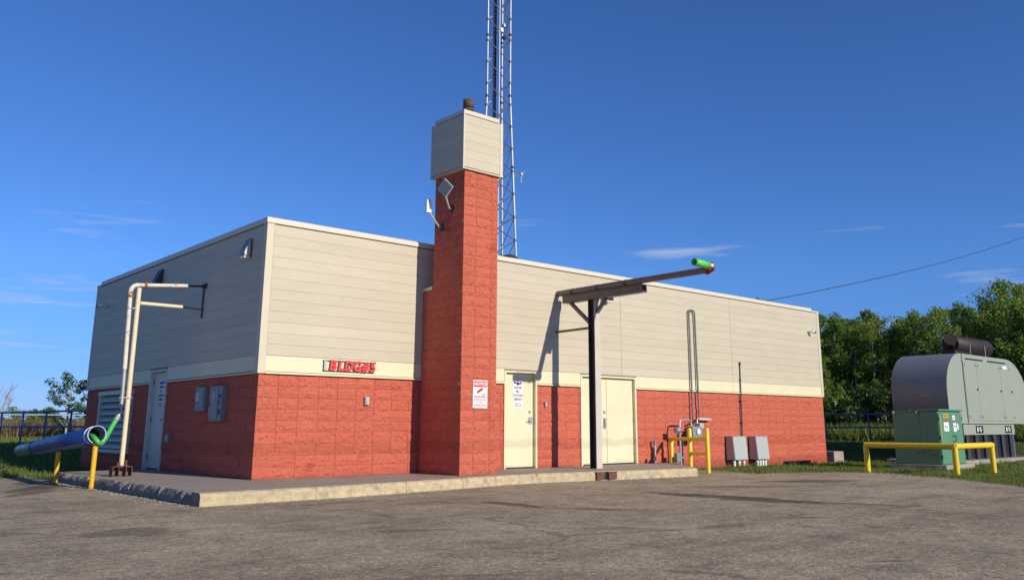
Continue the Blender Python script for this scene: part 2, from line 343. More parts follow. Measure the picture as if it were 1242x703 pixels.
# roughened boundary
pl = []
for i in range(len(edge)):
    a, b = Vector(edge[i]), Vector(edge[(i + 1) % len(edge)]); d = (b - a).length; kx = max(1, int(d / .25)) if 2 <= i <= 14 and i != 5 else 1
    for q in range(kx): p = a.lerp(b, q / kx); pl.append((p.x + (random.uniform(-.03, .03) if kx > 1 else 0), p.y + (random.uniform(-.03, .03) if kx > 1 else 0)))
top = [bm.verts.new((x, y, AZ)) for x, y in pl]; bot = [bm.verts.new((x, y, AZ - .05)) for x, y in pl]
f = bm.faces.new(top)
for i in range(len(top)): bm.faces.new((top[i], bot[i], bot[(i + 1) % len(top)], top[(i + 1) % len(top)]))
bmesh.ops.triangulate(bm, faces=[f]); bmesh.ops.recalc_face_normals(bm, faces=bm.faces[:])
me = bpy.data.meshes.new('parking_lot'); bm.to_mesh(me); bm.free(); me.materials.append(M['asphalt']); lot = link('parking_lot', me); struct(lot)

# ------------------------------------------------------------------ concrete apron
apron = bpy.data.objects.new('concrete_apron', None); COL.objects.link(apron); struct(apron)
front = [(-1.80, -2.36), (.5, -2.27), (3.0, -1.97), (4.2, -1.76), (5.2, -1.74), (6.4, -1.93), (8.0, -2.22), (9.28, -2.38)]
def fy(x):
    for (a, b), (c, d) in zip(front, front[1:]):
        if x <= c: return b + (d - b) * (x - a) / (c - a)
    return front[-1][1]
rnd = random.Random(3)
def slab_piece(x0, x1, yb, last=False, first=False):
    mb = MB(); n = max(4, int((x1 - x0) / .07)); xs_ = [x0 + .004 + (x1 - x0 - .008) * i / n for i in range(n + 1)]
    if last: xb = [x0 + .004 + (11.3 - x0) * i / n for i in range(n + 1)]
    else: xb = xs_
    rows = []
    for i, x in enumerate(xs_):
        j = rnd.uniform(0, .022) + (.03 * max(0, rnd.random() - .82) * 5); k = rnd.uniform(0, .012); y = fy(x)
        rows.append([(xb[i], yb, 0), (x, y + .05 + j, 0), (x, y + .012 + j * .5, -.014 - j * .6), (x, y - .006 + k, -.045 - j), (x, y + rnd.uniform(-.006, .006), -.12), (x, y - .01, -.24), (xb[i], yb, -.24)])
    vs = [v for r_ in rows for v in r_]; q = 7
    mb.use('conc').add(vs, [(i * q, i * q + 1, (i + 1) * q + 1, (i + 1) * q) for i in range(n)])
    mb.use('conc_yel').add(vs, [(i * q + a, i * q + a + 1, (i + 1) * q + a + 1, (i + 1) * q + a) for i in range(n) for a in (1, 2, 3, 4)])
    mb.use('conc_edge').add(vs, [tuple(range(q)), tuple(range(n * q, n * q + q))])
    return mb.build('slab', None, apron)
cuts = [0.0, 1.75, 3.05, 3.95, 5.05, 6.33, 7.25, 9.28]
for a, b in zip(cuts, cuts[1:]): slab_piece(a, b, .03 if b > 9 else .012, last=(b > 9))
# left wing of the apron (broken grey edge along x = -1.8), split by two joints
def wing(y0, y1, front_=False):
    mb = MB(); n = max(4, int((y1 - y0) / .05)); rows = []
    for i in range(n + 1):
        y = y0 + .004 + (y1 - y0 - .008) * i / n; j = rnd.uniform(0, .03) + (.05 if rnd.random() > .85 else 0); k = rnd.uniform(-.012, .02); x = -1.80
        rows.append([(-.002, y, 0), (x + .03 + j, y, 0), (x + .012 + j * .6, y, -.03 - j * .35), (x + k, y, -.075 - j * .2), (x + rnd.uniform(-.015, .015), y, -.13), (x - .01, y, -.24), (-.002, y, -.24)])
    vs = [v for r_ in rows for v in r_]; q = 7
    mb.use('conc').add(vs, [(i * q, i * q + 1, (i + 1) * q + 1, (i + 1) * q) for i in range(n)])
    mb.use('conc_edge').add(vs, [(i * q + a, i * q + a + 1, (i + 1) * q + a + 1, (i + 1) * q + a) for i in range(n) for a in (1, 2, 3, 4)])
    mb.use('conc_yel').add(vs, [tuple(range(q))]); mb.use('conc').add(vs, [tuple(range(n * q, n * q + q))])
    return mb.build('slab', None, apron)
wing(-2.05, .6); wing(.6, 2.9); wing(2.9, 5.25)
# front-left corner piece joining both edges
mb = MB(); n = 26; rows = []
for i in range(n + 1):
    x = -1.80 + 1.796 * i / n; y = fy(x); j = rnd.uniform(0, .022)
    rows.append([(x, -2.054, 0), (x, y + .05 + j, 0), (x, y + .012 + j * .5, -.014 - j * .6), (x, y - .006, -.045 - j), (x, y + rnd.uniform(-.006, .006), -.12), (x, y - .01, -.24), (x, -2.054, -.24)])
vs = [v for r_ in rows for v in r_]
mb.use('conc').add(vs, [(i * 7, i * 7 + 1, i * 7 + 8, i * 7 + 7) for i in range(n)]); mb.use('conc_yel').add(vs, [(i * 7 + a, i * 7 + a + 1, i * 7 + a + 8, i * 7 + a + 7) for i in range(n) for a in (1, 2, 3, 4)])
mb.use('conc_edge').add(vs, [tuple(range(7)), tuple(range(n * 7, n * 7 + 7))]); mb.build('slab', None, apron)

# ------------------------------------------------------------------ building
LX, WY, H, ZR, ZB = 19.025, 10.12, 4.62, 1.80, 2.132
D1 = (5.684, 6.551); D2 = (8.045, 9.920); DH = 2.10; DL = (4.44, 5.36); LV = (6.50, 8.92)
bld = thing('utility_building', (0, 0, 0), 'low utility building with red block base, tan siding and a tall block chimney', 'building')
CH0, CH1, CHY = 3.426, 4.303, -1.356
fw = MB(); fw.use('red_wall')
for a, b in ((.014, D1[0] - .04), (D1[1] + .04, D2[0] - .04), (D2[1] + .04, LX - .014)): fw.box(a, b, .014, .25, -.5, DH)
fw.use('tan'); fw.box(.014, LX - .014, .016, .25, DH + .002, 4.5)
front_wall = fw.build('front_wall', 'red_wall', bld)
lw = MB(); lw.use('red_wall')
for a, b in ((.27, DL[0] - .04), (DL[1] + .04, LV[0] + .06), (LV[1] - .06, WY)): lw.box(.014, .25, a, b, -.5, DH)
lw.box(.014, .25, LV[0] + .065, LV[1] - .065, -.5, .33); lw.box(.014, .25, LV[0] + .065, LV[1] - .065, 1.66, DH)
lw.use('tan').box(.016, .25, .27, WY, DH + .002, 4.5)
side_wall = lw.build('side_wall', 'red_wall', bld)
MB().box(.3, LX, WY - .2, WY, -.5, 4.5).build('rear_wall', 'tan', bld)
MB().box(LX - .2, LX, .26, WY - .21, -.5, 1.8).use('tan').box(LX - .2, LX, .26, WY - .21, 1.802, 4.5).build('end_wall', None, bld) if False else None
ew = MB(); ew.use('red_wall').box(LX - .2, LX - .002, .26, WY - .21, -.5, 1.8); ew.use('tan').box(LX - .2, LX, .26, WY - .21, 1.802, 4.5); ew.build('end_wall', None, bld)
roof = MB().box(.2, LX - .2, .2, WY - .2, 4.38, 4.46).build('roof', 'roof', bld)

# chimney: deep base against the wall, slimmer stack above, a sheet metal cap box
ch = MB().box(CH0 + .014, CH1 - .014, CHY + .014, .0135, -.4, 3.60).box(CH0 + .014, CH1 - .014, CHY + .014, -.375, 3.602, 6.2)
chimney = ch.build('chimney', 'red_wall', bld)
MB().prism([(-.36, 3.605), (.0, 3.605), (.0, 3.645), (-.36, 3.675)], 'x', CH0 - .02, CH1 + .02).build('shoulder_coping', 'coping', chimney)

# split-face blocks
def splash_and_shadow_bands(m):  # dirt splash at the foot; the higher dark band is a painted wire shadow
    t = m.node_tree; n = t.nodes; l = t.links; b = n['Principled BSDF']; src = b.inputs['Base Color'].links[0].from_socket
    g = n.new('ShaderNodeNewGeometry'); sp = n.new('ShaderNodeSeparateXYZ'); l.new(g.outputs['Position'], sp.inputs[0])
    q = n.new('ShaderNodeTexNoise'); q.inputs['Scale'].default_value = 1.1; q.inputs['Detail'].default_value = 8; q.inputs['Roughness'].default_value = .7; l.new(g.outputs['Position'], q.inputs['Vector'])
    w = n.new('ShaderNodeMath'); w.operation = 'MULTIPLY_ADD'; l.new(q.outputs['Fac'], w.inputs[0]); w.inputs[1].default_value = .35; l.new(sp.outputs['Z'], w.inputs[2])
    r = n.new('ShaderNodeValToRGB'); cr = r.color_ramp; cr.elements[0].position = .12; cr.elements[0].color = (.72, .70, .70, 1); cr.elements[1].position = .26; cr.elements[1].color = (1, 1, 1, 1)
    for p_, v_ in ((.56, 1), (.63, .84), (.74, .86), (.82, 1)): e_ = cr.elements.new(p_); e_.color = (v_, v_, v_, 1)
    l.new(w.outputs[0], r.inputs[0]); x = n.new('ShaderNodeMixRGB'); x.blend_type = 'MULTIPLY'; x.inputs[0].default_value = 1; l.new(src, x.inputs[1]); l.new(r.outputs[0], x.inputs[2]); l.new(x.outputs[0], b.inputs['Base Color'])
splash_and_shadow_bands(M['red']); splash_and_shadow_bands(M['cream_door'])
BW, BH = .385, .190
def block_variant(seed):
    r = random.Random(seed); nxx, nzz = 4, 4; vs = []; fs = []
    for j in range(nzz):
        for i in range(nxx):
            u = -BW / 2 + BW * i / (nxx - 1); w = -BH / 2 + BH * j / (nzz - 1); edge_ = i in (0, nxx - 1) or j in (0, nzz - 1)
            if not edge_: u += r.uniform(-.03, .03); w += r.uniform(-.015, .015)
            d = r.uniform(.001, .006) if edge_ else r.uniform(-.018, .004)
            vs.append((u, d, w))
    for j in range(nzz - 1):
        for i in range(nxx - 1): a = j * nxx + i; fs.append((a, a + 1, a + nxx + 1, a + nxx))
    per = [j for j in range(nxx)] + [nxx - 1 + nxx * j for j in range(1, nzz)] + [nxx * nzz - 1 - j for j in range(1, nxx)] + [nxx * (nzz - 1 - j) for j in range(1, nzz - 1)]
    o = len(vs); vs += [(vs[i][0], .0145, vs[i][2]) for i in per]
    for q in range(len(per)): a, b = per[q], per[(q + 1) % len(per)]; fs.append((b, a, o + q, o + (q + 1) % len(per)))
    me = bpy.data.meshes.new('block'); me.from_pydata(vs, [], fs); me.materials.append(M['red']); me.update(); return me
BV = [block_variant(s) for s in range(10)]
BV_co = [([tuple(v.co) for v in m_.vertices], [tuple(p.vertices) for p in m_.polygons]) for m_ in BV]
blocks = []      # (size seen, centre, yaw, width, height, wall)
CAM = Vector(cam.location)
def course(wall, face, u0, u1, z0, z1, cutlist):
    """face: 'front' plane y=c, 'left' plane x=c"""
    kind, c = face; us = [u0] + [u for u in cutlist if u0 + .05 < u < u1 - .05] + [u1]
    for a, b in zip(us, us[1:]):
        cen = Vector(((a + b) / 2, c, (z0 + z1) / 2)) if kind == 'front' else Vector((c, (a + b) / 2, (z0 + z1) / 2))
        nrm = Vector((0, -1, 0)) if kind == 'front' else Vector((-1, 0, 0)); d = CAM - cen
        vis = 1.0
        if kind == 'front' and c == 0 and 3.5 < cen.x < 5.2 and wall is front_wall: vis = 0
        if kind == 'front' and c == 0 and cen.x < 3.45 and cen.x > 3.43: vis = 0
        blocks.append((vis * max(0, d.normalized().dot(nrm)) / d.length ** 2 * (b - a), cen, kind, b - a - .006, z1 - z0 - .006, wall))
rb = random.Random(11)
for k in range(-1, 9):
    z0 = .2 * k; z1 = z0 + .2
    st = .80 if k in (0, 1) else .397
    cl = [.0 + st * i - .008 for i in range(1, 60)]
    cl = [u for u in cl if not (st < .5 and rb.random() < .10)]
    dd = [(D1[0] - .012, D1[1] + .012), (D2[0] - .012, D2[1] + .012)]
    segs = [(.0, CH0), (CH1, dd[0][0]), (dd[0][1], dd[1][0]), (dd[1][1], LX)]
    for a, b in segs:
        if k == -1 and a < 9: continue
        course(front_wall, ('front', 0.0), a, b, z0, z1, cl)
    for a, b in ((.0, DL[0] - .012), (DL[1] + .012, LV[0] + .05), (LV[1] - .05, WY)):
        if k == -1 and b < 6: continue
        course(side_wall, ('left', 0.0), a, b, z0, z1, cl)
    if .2 <= z0 < 1.6 or k < 1: pass
    if z1 <= .41: course(side_wall, ('left', 0.0), LV[0] + .05, LV[1] - .05, z0, min(z1, .32), cl) if k < 2 else None
for k in range(0, 30):
    z0 = .2 * k; z1 = z0 + .2
    if z1 > 6.01: break
    cf = [.32, .71] if k % 2 else ([.71] if rb.random() < .4 else [.32, .71]); cf = [CH0 + c for c in cf]
    course(chimney, ('front', CHY), CH0, CH1, z0, min(z1, 5.99), cf)
    back = -.001 if z1 <= 3.61 else -.365
    course(chimney, ('left', CH0), CHY, back, z0, min(z1, 5.99), [CHY + .2 + .4 * i + (.2 if k % 2 else 0) for i in range(4)])
blocks.sort(key=lambda b: -b[0])
rest = MB()
for i, (s_, cen, kind, w, h, wall) in enumerate(blocks):
    vi = rb.randrange(10); flip = rb.choice((-1, 1)); yaw = 0 if kind == 'front' else -math.pi / 2
    sc = (w / BW * flip, 1, h / BH)
    if i < 300:
        o = bpy.data.objects.new('block', BV[vi]); COL.objects.link(o); o.parent = wall; o.location = cen; o.rotation_euler = (0, 0, yaw); o.scale = (abs(sc[0]), 1, sc[2])
    else:
        mt = Matrix.LocRotScale(cen, Euler((0, 0, yaw)), Vector((abs(sc[0]), 1, sc[2]))); rest.add([tuple(mt @ Vector(v)) for v in BV_co[vi][0]], BV_co[vi][1])
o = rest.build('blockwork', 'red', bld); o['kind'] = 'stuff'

# siding: 12 courses of long panels, vertical seams where the photo shows them
def panel(kind, a, b, z0, z1, depth=-.034):
    g_ = .0008; bv = .0032
    pr = [(.012, z0 + g_), (depth + bv, z0 + g_), (depth, z0 + g_ + bv), (depth, z1 - g_ - bv * .5), (depth + bv * .5, z1 - g_), (.012, z1 - g_)]
    if kind == 'f': mb = MB().prism(pr, 'x', a + .004, b - .004); return mb.build('siding_panel', 'tan', front_wall)
    mb = MB().prism(pr, 'y', a + .004, b - .004); return mb.build('siding_panel', 'tan', side_wall)
for i in range(12):
    z0 = ZB + i * (4.50 - ZB) / 12; z1 = z0 + (4.50 - ZB) / 12
    for a, b in ((.10, 3.93), (3.93, 9.441), (9.441, 14.12), (14.12, LX - .10)): panel('f', a, b, z0, z1)
    for a, b in ((.10, 5.03), (5.03, WY - .10)): panel('l', a, b, z0, z1)
for (a, b) in ((.10, D1[0] - .052), (D1[1] + .052, D2[0] - .052), (D2[1] + .052, 14.12), (14.12, LX - .10)):
    MB().box(a + .003, b - .003, -.030, .012, ZR + .052, ZB - .004, b=.003).build('cream_band', 'cream', front_wall)
    MB().prism([(.012, ZR + .008), (-.055, ZR + .008), (-.055, ZR + .026), (-.018, ZR + .046), (.012, ZR + .046)], 'x', a + .001, b - .001).build('drip_flashing', 'cream', front_wall)
for a, b in ((D1[0] - .05, D1[1] + .05), (D2[0] - .05, D2[1] + .05)):
    MB().box(a, b, -.028, .012, DH + .008, ZB - .004).build('cream_band', 'cream', front_wall)
for (a, b) in ((.10, DL[0] - .052), (DL[1] + .052, WY - .10)):
    MB().box(-.030, .012, a + .003, b - .003, ZR + .052, ZB - .004, b=.003).build('cream_band', 'cream', side_wall)
    MB().prism([(.012, ZR + .008), (-.055, ZR + .008), (-.055, ZR + .026), (-.018, ZR + .046), (.012, ZR + .046)], 'y', a + .001, b - .001).build('drip_flashing', 'cream', side_wall)
MB().box(-.028, .012, DL[0] - .05, DL[1] + .05, DH + .008, ZB - .004).build('cream_band', 'cream', side_wall)
# corner trims and coping
def ctrim(x0, x1, y0, y1, t='tan_trim'): return MB().box(x0, x1, y0, y1, ZR + .012, 4.515).build('corner_trim', t, bld)
ctrim(-.040, .098, -.040, .0125); ctrim(-.0405, .0125, .013, .098)
ctrim(LX - .098, LX + .03, -.040, .0125); ctrim(-.040, .0125, WY - .098, WY + .03)
cp = MB(); cp.box(-.06, LX - .42, -.06, .20, 4.517, H, b=.006); cp.build('front_coping', 'coping', bld)
cp = MB(); cp.box(-.062, .20, .21, WY - .38, 4.517, H, b=.006); cp.build('side_coping', 'coping', bld)
MB().box(LX - .418, LX + .05, -.05, .20, 4.517, 4.555).build('front_coping', 'coping', bld)
MB().box(-.05, .20, WY - .378, WY + .05, 4.517, 4.555).build('side_coping', 'coping', bld)
MB().box(.3, LX, WY - .2, WY + .03, 4.503, 4.56).box(LX - .2, LX + .03, .21, WY - .21, 4.503, 4.56).build('rear_coping', 'coping', bld)

# chimney cap box
cx0, cx1, cy0, cy1 = 3.338, 4.372, -1.416, -.295
cb = MB().box(cx0 + .03, cx1 - .03, cy0 + .03, cy1 - .03, 5.97, 7.08).build('cap_box', 'tan', chimney)
n = 6
for i in range(n):
    z0 = 5.975 + i * (7.08 - 5.975) / n; z1 = z0 + (7.08 - 5.975) / n
    MB().box(cx0 + .03, cx1 - .075, cy0 + .008, cy0 + .032, z0 + .001, z1 - .001, b=.0025).build('cap_panel', 'tan', cb)
    MB().box(cx0 + .006, cx0 + .032, cy0 + .035, cy1 - .03, z0 + .001, z1 - .001, b=.0025).build('cap_panel', 'tan', cb)
MB().box(cx0, cx0 + .029, cy0, cy0 + .034, 5.955, 7.095).build('cap_trim', 'cap', cb)
MB().box(cx1 - .074, cx1, cy0, cy0 + .034, 5.955, 7.095).build('cap_trim', 'cap', cb)
MB().box(cx0, cx0 + .034, cy1 - .029, cy1, 5.955, 7.095).build('cap_trim', 'cap', cb)
MB().box(cx0 - .006, cx1 + .006, cy0 - .006, cy1 + .006, 5.93, 5.954).build('cap_trim', 'cap', cb)
MB().box(cx1 - .03, cx1 - .004, cy0 + .035, cy1 - .03, 5.96, 7.09).box(cx0 + .035, cx1 - .03, cy1 - .03, cy1 - .004, 5.96, 7.09).build('cap_panel', 'tan', cb)
MB().box(cx0 + .01, cx1 - .09, cy0 + .01, cy1 - .10, 7.097, 7.185, b=.006).build('cap_top', 'cap', chimney)
fl = MB().ring((3.82, -.93, 7.187), (0, 0, 1), .098, .08, .20).ring((3.82, -.93, 7.38), (0, 0, 1), .118, .08, .05).ring((3.82, -.93, 7.45), (0, 0, 1), .115, .02, .18).ring((3.82, -.93, 7.425), (0, 0, 1), .085, .02, .03).build('flue_pipe', 'flue', chimney)

# ---------------- doors
def lever(parent, x, y, z): 
    MB().tube([(x, y, z), (x, y - .05, z)], .012, 8).tube([(x, y - .05, z), (x - .09, y - .055, z)], .009, 8).tube([(x, y + .0, z), (x, y - .012, z)], .032, 14).build('handle', 'steel', parent)
def fdoor(D, leaves, post=None):
    fr = MB(); y0 = -.034
    fr.box(D[0] - .05, D[0], y0, .12, -.01, DH + .004); fr.box(D[1], D[1] + .05, y0, .12, -.01, DH + .004); fr.box(D[0], D[1], y0, .12, DH - .045, DH + .004)
    f_ = fr.build('door', 'cream_door', bld)
    # reveal and leaves
    w = (D[1] - D[0] - .01) / leaves
    for k in range(leaves):
        a = D[0] + .005 + k * w
        MB().box(a + .003, a + w - .003, .052, .095, .03, DH - .052, b=.004).build('leaf', 'cream_door', f_)
    MB().box(D[0], D[1], .045, .12, -.01, .022).build('threshold', 'dark', f_)
    MB().box(D[0] - .055, D[1] + .055, y0 - .018, -.0, DH + .0045, DH + .02).build('drip_cap', 'brown_steel', f_)
    return f_
d1 = fdoor(D1, 1); d2 = fdoor(D2, 2)
d1['label'] = 'single cream door beside the chimney'; d2['label'] = 'double cream door behind the steel post'
lever(d1, 6.44, .050, 1.02)
MB().tube([(6.44, .051, 1.215), (6.44, .030, 1.215)], .028, 14).build('deadbolt', 'steel', d1)
MB().box(6.40, 6.52, .046, .051, .95, 1.10).build('latch_guard', 'steel', d1)
for z in (.25, 1.05, 1.85): MB().tube([(5.692, .046, z - .05), (5.692, .046, z + .05)], .011, 8).build('hinge', 'steel', d1)
for z in (.25, 1.05, 1.85): MB().tube([(9.910, .046, z - .05), (9.910, .046, z + .05)], .011, 8).build('hinge', 'steel', d2)
for z in (.25, 1.05, 1.85): MB().tube([(8.055, .046, z - .05), (8.055, .046, z + .05)], .011, 8).build('hinge', 'steel', d2)
MB().tube([(8.87, .051, 1.235), (8.87, .028, 1.235)], .034, 14).build('deadbolt', 'steel', d2)
MB().box(8.83, 8.92, .045, .051, .84, 1.10).tube([(8.87, .05, 1.06), (8.87, .005, 1.05), (8.87, .005, .90), (8.87, .05, .89)], .011, 8).build('handle', 'steel', d2)
MB().box(8.955, 8.985, .040, .051, .05, 2.03, b=.003).build('astragal', 'cream_door', d2)
# left door
fr = MB(); x0 = -.034
fr.box(x0, .12, DL[0] - .05, DL[0], -.01, DH + .004).box(x0, .12, DL[1], DL[1] + .05, -.01, DH + .004).box(x0, .12, DL[0], DL[1], DH - .045, DH + .004)
d3 = fr.build('door', 'leftdoor', bld); d3['label'] = 'pale grey door in the shaded side wall'
MB().box(.052, .095, DL[0] + .005, DL[1] - .005, .03, DH - .052, b=.004).build('leaf', 'leftdoor', d3)
MB().box(.045, .12, DL[0], DL[1], -.01, .022).build('threshold', 'dark', d3)
MB().box(x0 - .02, 0, DL[0] - .055, DL[1] + .055, DH + .0045, DH + .022).build('drip_cap', 'brown_steel', d3)
MB().tube([(.052, 4.55, 1.03), (-.01, 4.55, 1.03)], .03, 12).build('handle', 'dark', d3)
for z in (.25, 1.05, 1.85): MB().tube([(.046, 5.352, z - .05), (.046, 5.352, z + .05)], .011, 8).build('hinge', 'dark', d3)
# louvre
lvz0, lvz1 = .30, 1.70
lv = MB().box(-.05, .08, LV[0], LV[0] + .09, lvz0 + .07, lvz1 - .06).box(-.05, .08, LV[1] - .09, LV[1], lvz0 + .07, lvz1 - .06).box(-.06, .08, LV[0] - .06, LV[1] + .06, lvz1 - .06, lvz1 + .03).box(-.07, .08, LV[0] - .05, LV[1] + .05, lvz0 - .01, lvz0 + .07)
lv = lv.build('louvre_vent', 'louvre', bld)
MB().box(.10, .12, LV[0] + .09, LV[1] - .09, lvz0 + .07, lvz1 - .06).build('vent_back', 'back', lv)
ns = 8
for i in range(ns):
    z = lvz0 + .09 + i * (lvz1 - lvz0 - .16) / ns
    MB().prism([(-.040, z), (-.044, z + .012), (.07, z + .135), (.078, z + .125)], 'y', LV[0] + .091, LV[1] - .091).build('slat', 'louvre', lv)

# ------------------------------------------------------------------ sign, lettering
sg = thing('building_number_sign', (1.76, -.04, 2.0), 'raised red BLDG#5 lettering on two dark rails across the cream band', 'sign')
for z in (1.905, 2.092): MB().box(1.215, 2.325, -.062, -.050, z - .006, z + .006).build('rail', 'dark', sg)
for x in (1.26, 1.75, 2.27): MB().box(x - .01, x + .01, -.050, -.030, 1.90, 2.10).build('bracket', 'dark', sg)
MB().box(1.228, 1.285, -.074, -.063, 1.912, 2.086).build('end_plate', 'ebox', sg)
for c, x, z_ in (('B', 1.405, 1.999), ('L', 1.575, 1.999), ('D', 1.74, 1.999), ('G', 1.925, 2.0), ('#', 2.105, 2.0), ('5', 2.262, 1.998)):
    o = text('letter', c, .252 if c != '#' else .23, 'letterred', sg, (x, -.073, z_), FR, ext=.009, bold=.012, shear=.14, xs=.98); o['label'] = 'red sign character ' + c

ns_ = thing('notice_sign', (3.885, CHY, 1.5), 'white NOTICE camera warning sign with red header on the chimney front', 'sign')
yy = CHY - .012
MB().box(3.708, 4.066, yy - .004, yy, 1.24, 1.77, b=.002).build('sign_plate', 'paper', ns_)
MB().box(3.722, 4.052, yy - .0065, yy - .0045, 1.64, 1.752).build('red_header', 'signred', ns_)
text('lettering', 'NOTICE', .088, 'paper', ns_, (3.887, yy - .0085, 1.694), FR, bold=.0025, xs=.95)
cm = MB().box(3.83, 3.955, yy - .0075, yy - .0050, 1.555, 1.605, rot=Matrix.Rotation(R(-28), 3, 'Y')).box(3.808, 3.838, yy - .0075, yy - .005, 1.515, 1.565, rot=Matrix.Rotation(R(-28), 3, 'Y')).build('camera_picture', 'signred', ns_)
text('lettering', '24 HR', .042, 'ink', ns_, (3.955, yy - .006, 1.50), FR)
for i, (t_, m_) in enumerate((('THIS PROPERTY', 'ink'), ('IS PROTECTED', 'signred'), ('BY VIDEO', 'orangeink'), ('SURVEILLANCE', 'signred'))):
    text('lettering', t_, .046, m_, ns_, (3.887, yy - .006, 1.45 - i * .052), FR, bold=.0005)
MB().box(3.87, 3.90, yy - .006, yy - .0045, 1.255, 1.262).build('small_print', 'ink', ns_)

ds = thing('door_notice', (6.09, .052, 1.58), 'white WATER FILL STATION SERVICE sheet taped to the single cream door', 'notice')
MB().box(5.953, 6.233, .0480, .0512, 1.293, 1.875).build('sheet', 'paper', ds)
lg = MB(); lg.box(5.965, 6.12, .0455, .0475, 1.815, 1.858, rot=Matrix.Rotation(R(14), 3, 'Y')); lg.box(6.06, 6.21, .0455, .0475, 1.806, 1.85, rot=Matrix.Rotation(R(-12), 3, 'Y')); lg.box(6.08, 6.10, .0455, .0475, 1.79, 1.90); lg.build('logo', 'blueink', ds)
for i, t_ in enumerate(('WATER', 'FILL', 'STATION', 'SERVICE')): text('lettering', t_, .082, 'ink', ds, (6.093, .046, 1.735 - i * .085), FR, xs=.80, bold=.001)
for i, t_ in enumerate(('PLEASE CALL', 'FOR ACCESS')): text('lettering', t_, .040, 'ink', ds, (6.093, .046, 1.385 - i * .044), FR, xs=.9)

ds = thing('door_notice', (.052, 4.85, 1.58), 'shaded white notice sheet with blue header on the side door', 'notice')
MB().box(.0480, .0512, 4.72, 5.00, 1.30, 1.875).build('sheet', 'paper', ds)
MB().box(.0455, .0475, 4.73, 4.99, 1.79, 1.85).build('logo', 'blueink', ds)
for i, t_ in enumerate(('WATER', 'FILL', 'STATION', 'SERVICE')): text('lettering', t_, .082, 'ink', ds, (.046, 4.86, 1.725 - i * .088), LR, xs=.80, bold=.001)
for i, t_ in enumerate(('PLEASE CALL', 'FOR ACCESS')): text('lettering', t_, .040, 'ink', ds, (.046, 4.86, 1.375 - i * .044), LR, xs=.9)

# ------------------------------------------------------------------ wall fittings
def wallpack_left(y, z, label, lens, w=.22):
    t = thing('wall_light', (-.035, y, z), label, 'wall light')
    pr = [(-.035, z - .15), (-.035, z + .15), (-.07, z + .15), (-.17, z - .09), (-.16, z - .15)]
    MB().prism(pr, 'y', y - w / 2, y + w / 2).build('housing', 'dark' if lens == 'dark' else 'panelgrey', t)
    MB().prism([(-.05, z - .19), (-.05, z - .151), (-.165, z - .151), (-.155, z - .19)], 'y', y - w / 2 + .02, y + w / 2 - .02).build('lens', 'glow' if lens != 'dark' else 'black', t)
    if lens != 'dark': MB().prism([(-.036, z - .149), (-.036, z + .149), (-.07, z + .152), (-.173, z - .089), (-.163, z - .149)], 'y', y - w / 2 - .012, y - w / 2).build('side_plate', 'beige_steel', t)
    MB().box(-.06, -.035, y - w / 2 - .02, y + w / 2 + .02, z - .17, z + .17).build('back_plate', 'dark', t)
wallpack_left(.70, 4.14, 'grey wall light with white lens near the top front corner of the shaded wall', 'white')
wallpack_left(5.33, 4.19, 'black wall light high on the shaded wall above the pale pipe', 'dark', .26)
t = thing('wall_light', (8.85, -.035, 3.98), 'white wall light under the end of the brown steel beam', 'wall light')
MB().prism([(-.035, 3.93), (-.035, 4.08), (-.09, 4.08), (-.24, 4.0), (-.22, 3.93)], 'x', 8.74, 8.98).build('housing', 'dark', t)
MB().box(8.76, 8.96, -.21, -.05, 3.905, 3.929).build('lens', 'glow', t); MB().box(8.72, 9.0, -.06, -.034, 3.9, 4.1).build('back_plate', 'white', t)
# cameras
def bullet(loc, d, label, arm, body='white'):
    t = thing('security_camera', loc, label, 'camera'); p = Vector(loc); d = Vector(d).normalized(); a = p + Vector(arm)
    MB().tube([p, p + (Vector(arm)).normalized() * .02], .05, 12).build('base', 'white', t)
    MB().tube([p, a], .016, 8).build('arm', 'white', t)
    MB().tube([a - d * .08, a + d * .07], .045, 14).build('body', body, t); MB().tube([a + d * .071, a + d * .10], .047, 14).build('front_cap', 'black', t)
    MB().box(a.x - .05, a.x + .05, a.y - .05, a.y + .05, a.z + .047, a.z + .055).build('sun_shield', 'white', t)
bullet((18.35, -.035, 3.83), (.7, -.6, -.2), 'small white security camera at the right end of the tan wall', (.06, -.13, .02))
bullet((-.035, 9.10, 3.90), (-.5, .6, -.2), 'small white security camera at the far end of the shaded wall', (-.13, .10, .03))
# outlets
def wbox(kind, a, z, w, h, d, label, m='steel', name='outlet_box', cat='outlet box'):
    if kind == 'f':
        t = thing(name, (a, 0, z), label, cat); MB().box(a - w / 2, a + w / 2, -d, .002, z - h / 2, z + h / 2, b=.006).build('housing', m, t)
        MB().box(a - w * .3, a + w * .3, -d - .012, -d - .001, z - h * .32, z + h * .36, b=.004).build('cover', 'ebox' if m == 'steel' else m, t)
    else:
        t = thing(name, (0, a, z), label, cat); MB().box(-d, .002, a - w / 2, a + w / 2, z - h / 2, z + h / 2, b=.006).build('housing', m, t)
        MB().box(-d - .012, -d - .001, a - w * .3, a + w * .3, z - h * .32, z + h * .36, b=.004).build('cover', 'ebox', t)
wbox('f', 2.187, 1.370, .09, .15, .07, 'small grey outlet box on the sunlit red wall below the BLDG#5 lettering')
wbox('f', 6.87, 1.385, .06, .12, .045, 'small grey keypad box between the two cream doors')
wbox('l', 3.95, .66, .17, .16, .08, 'small grey outlet box low on the shaded wall right of the side door', 'panelgrey')
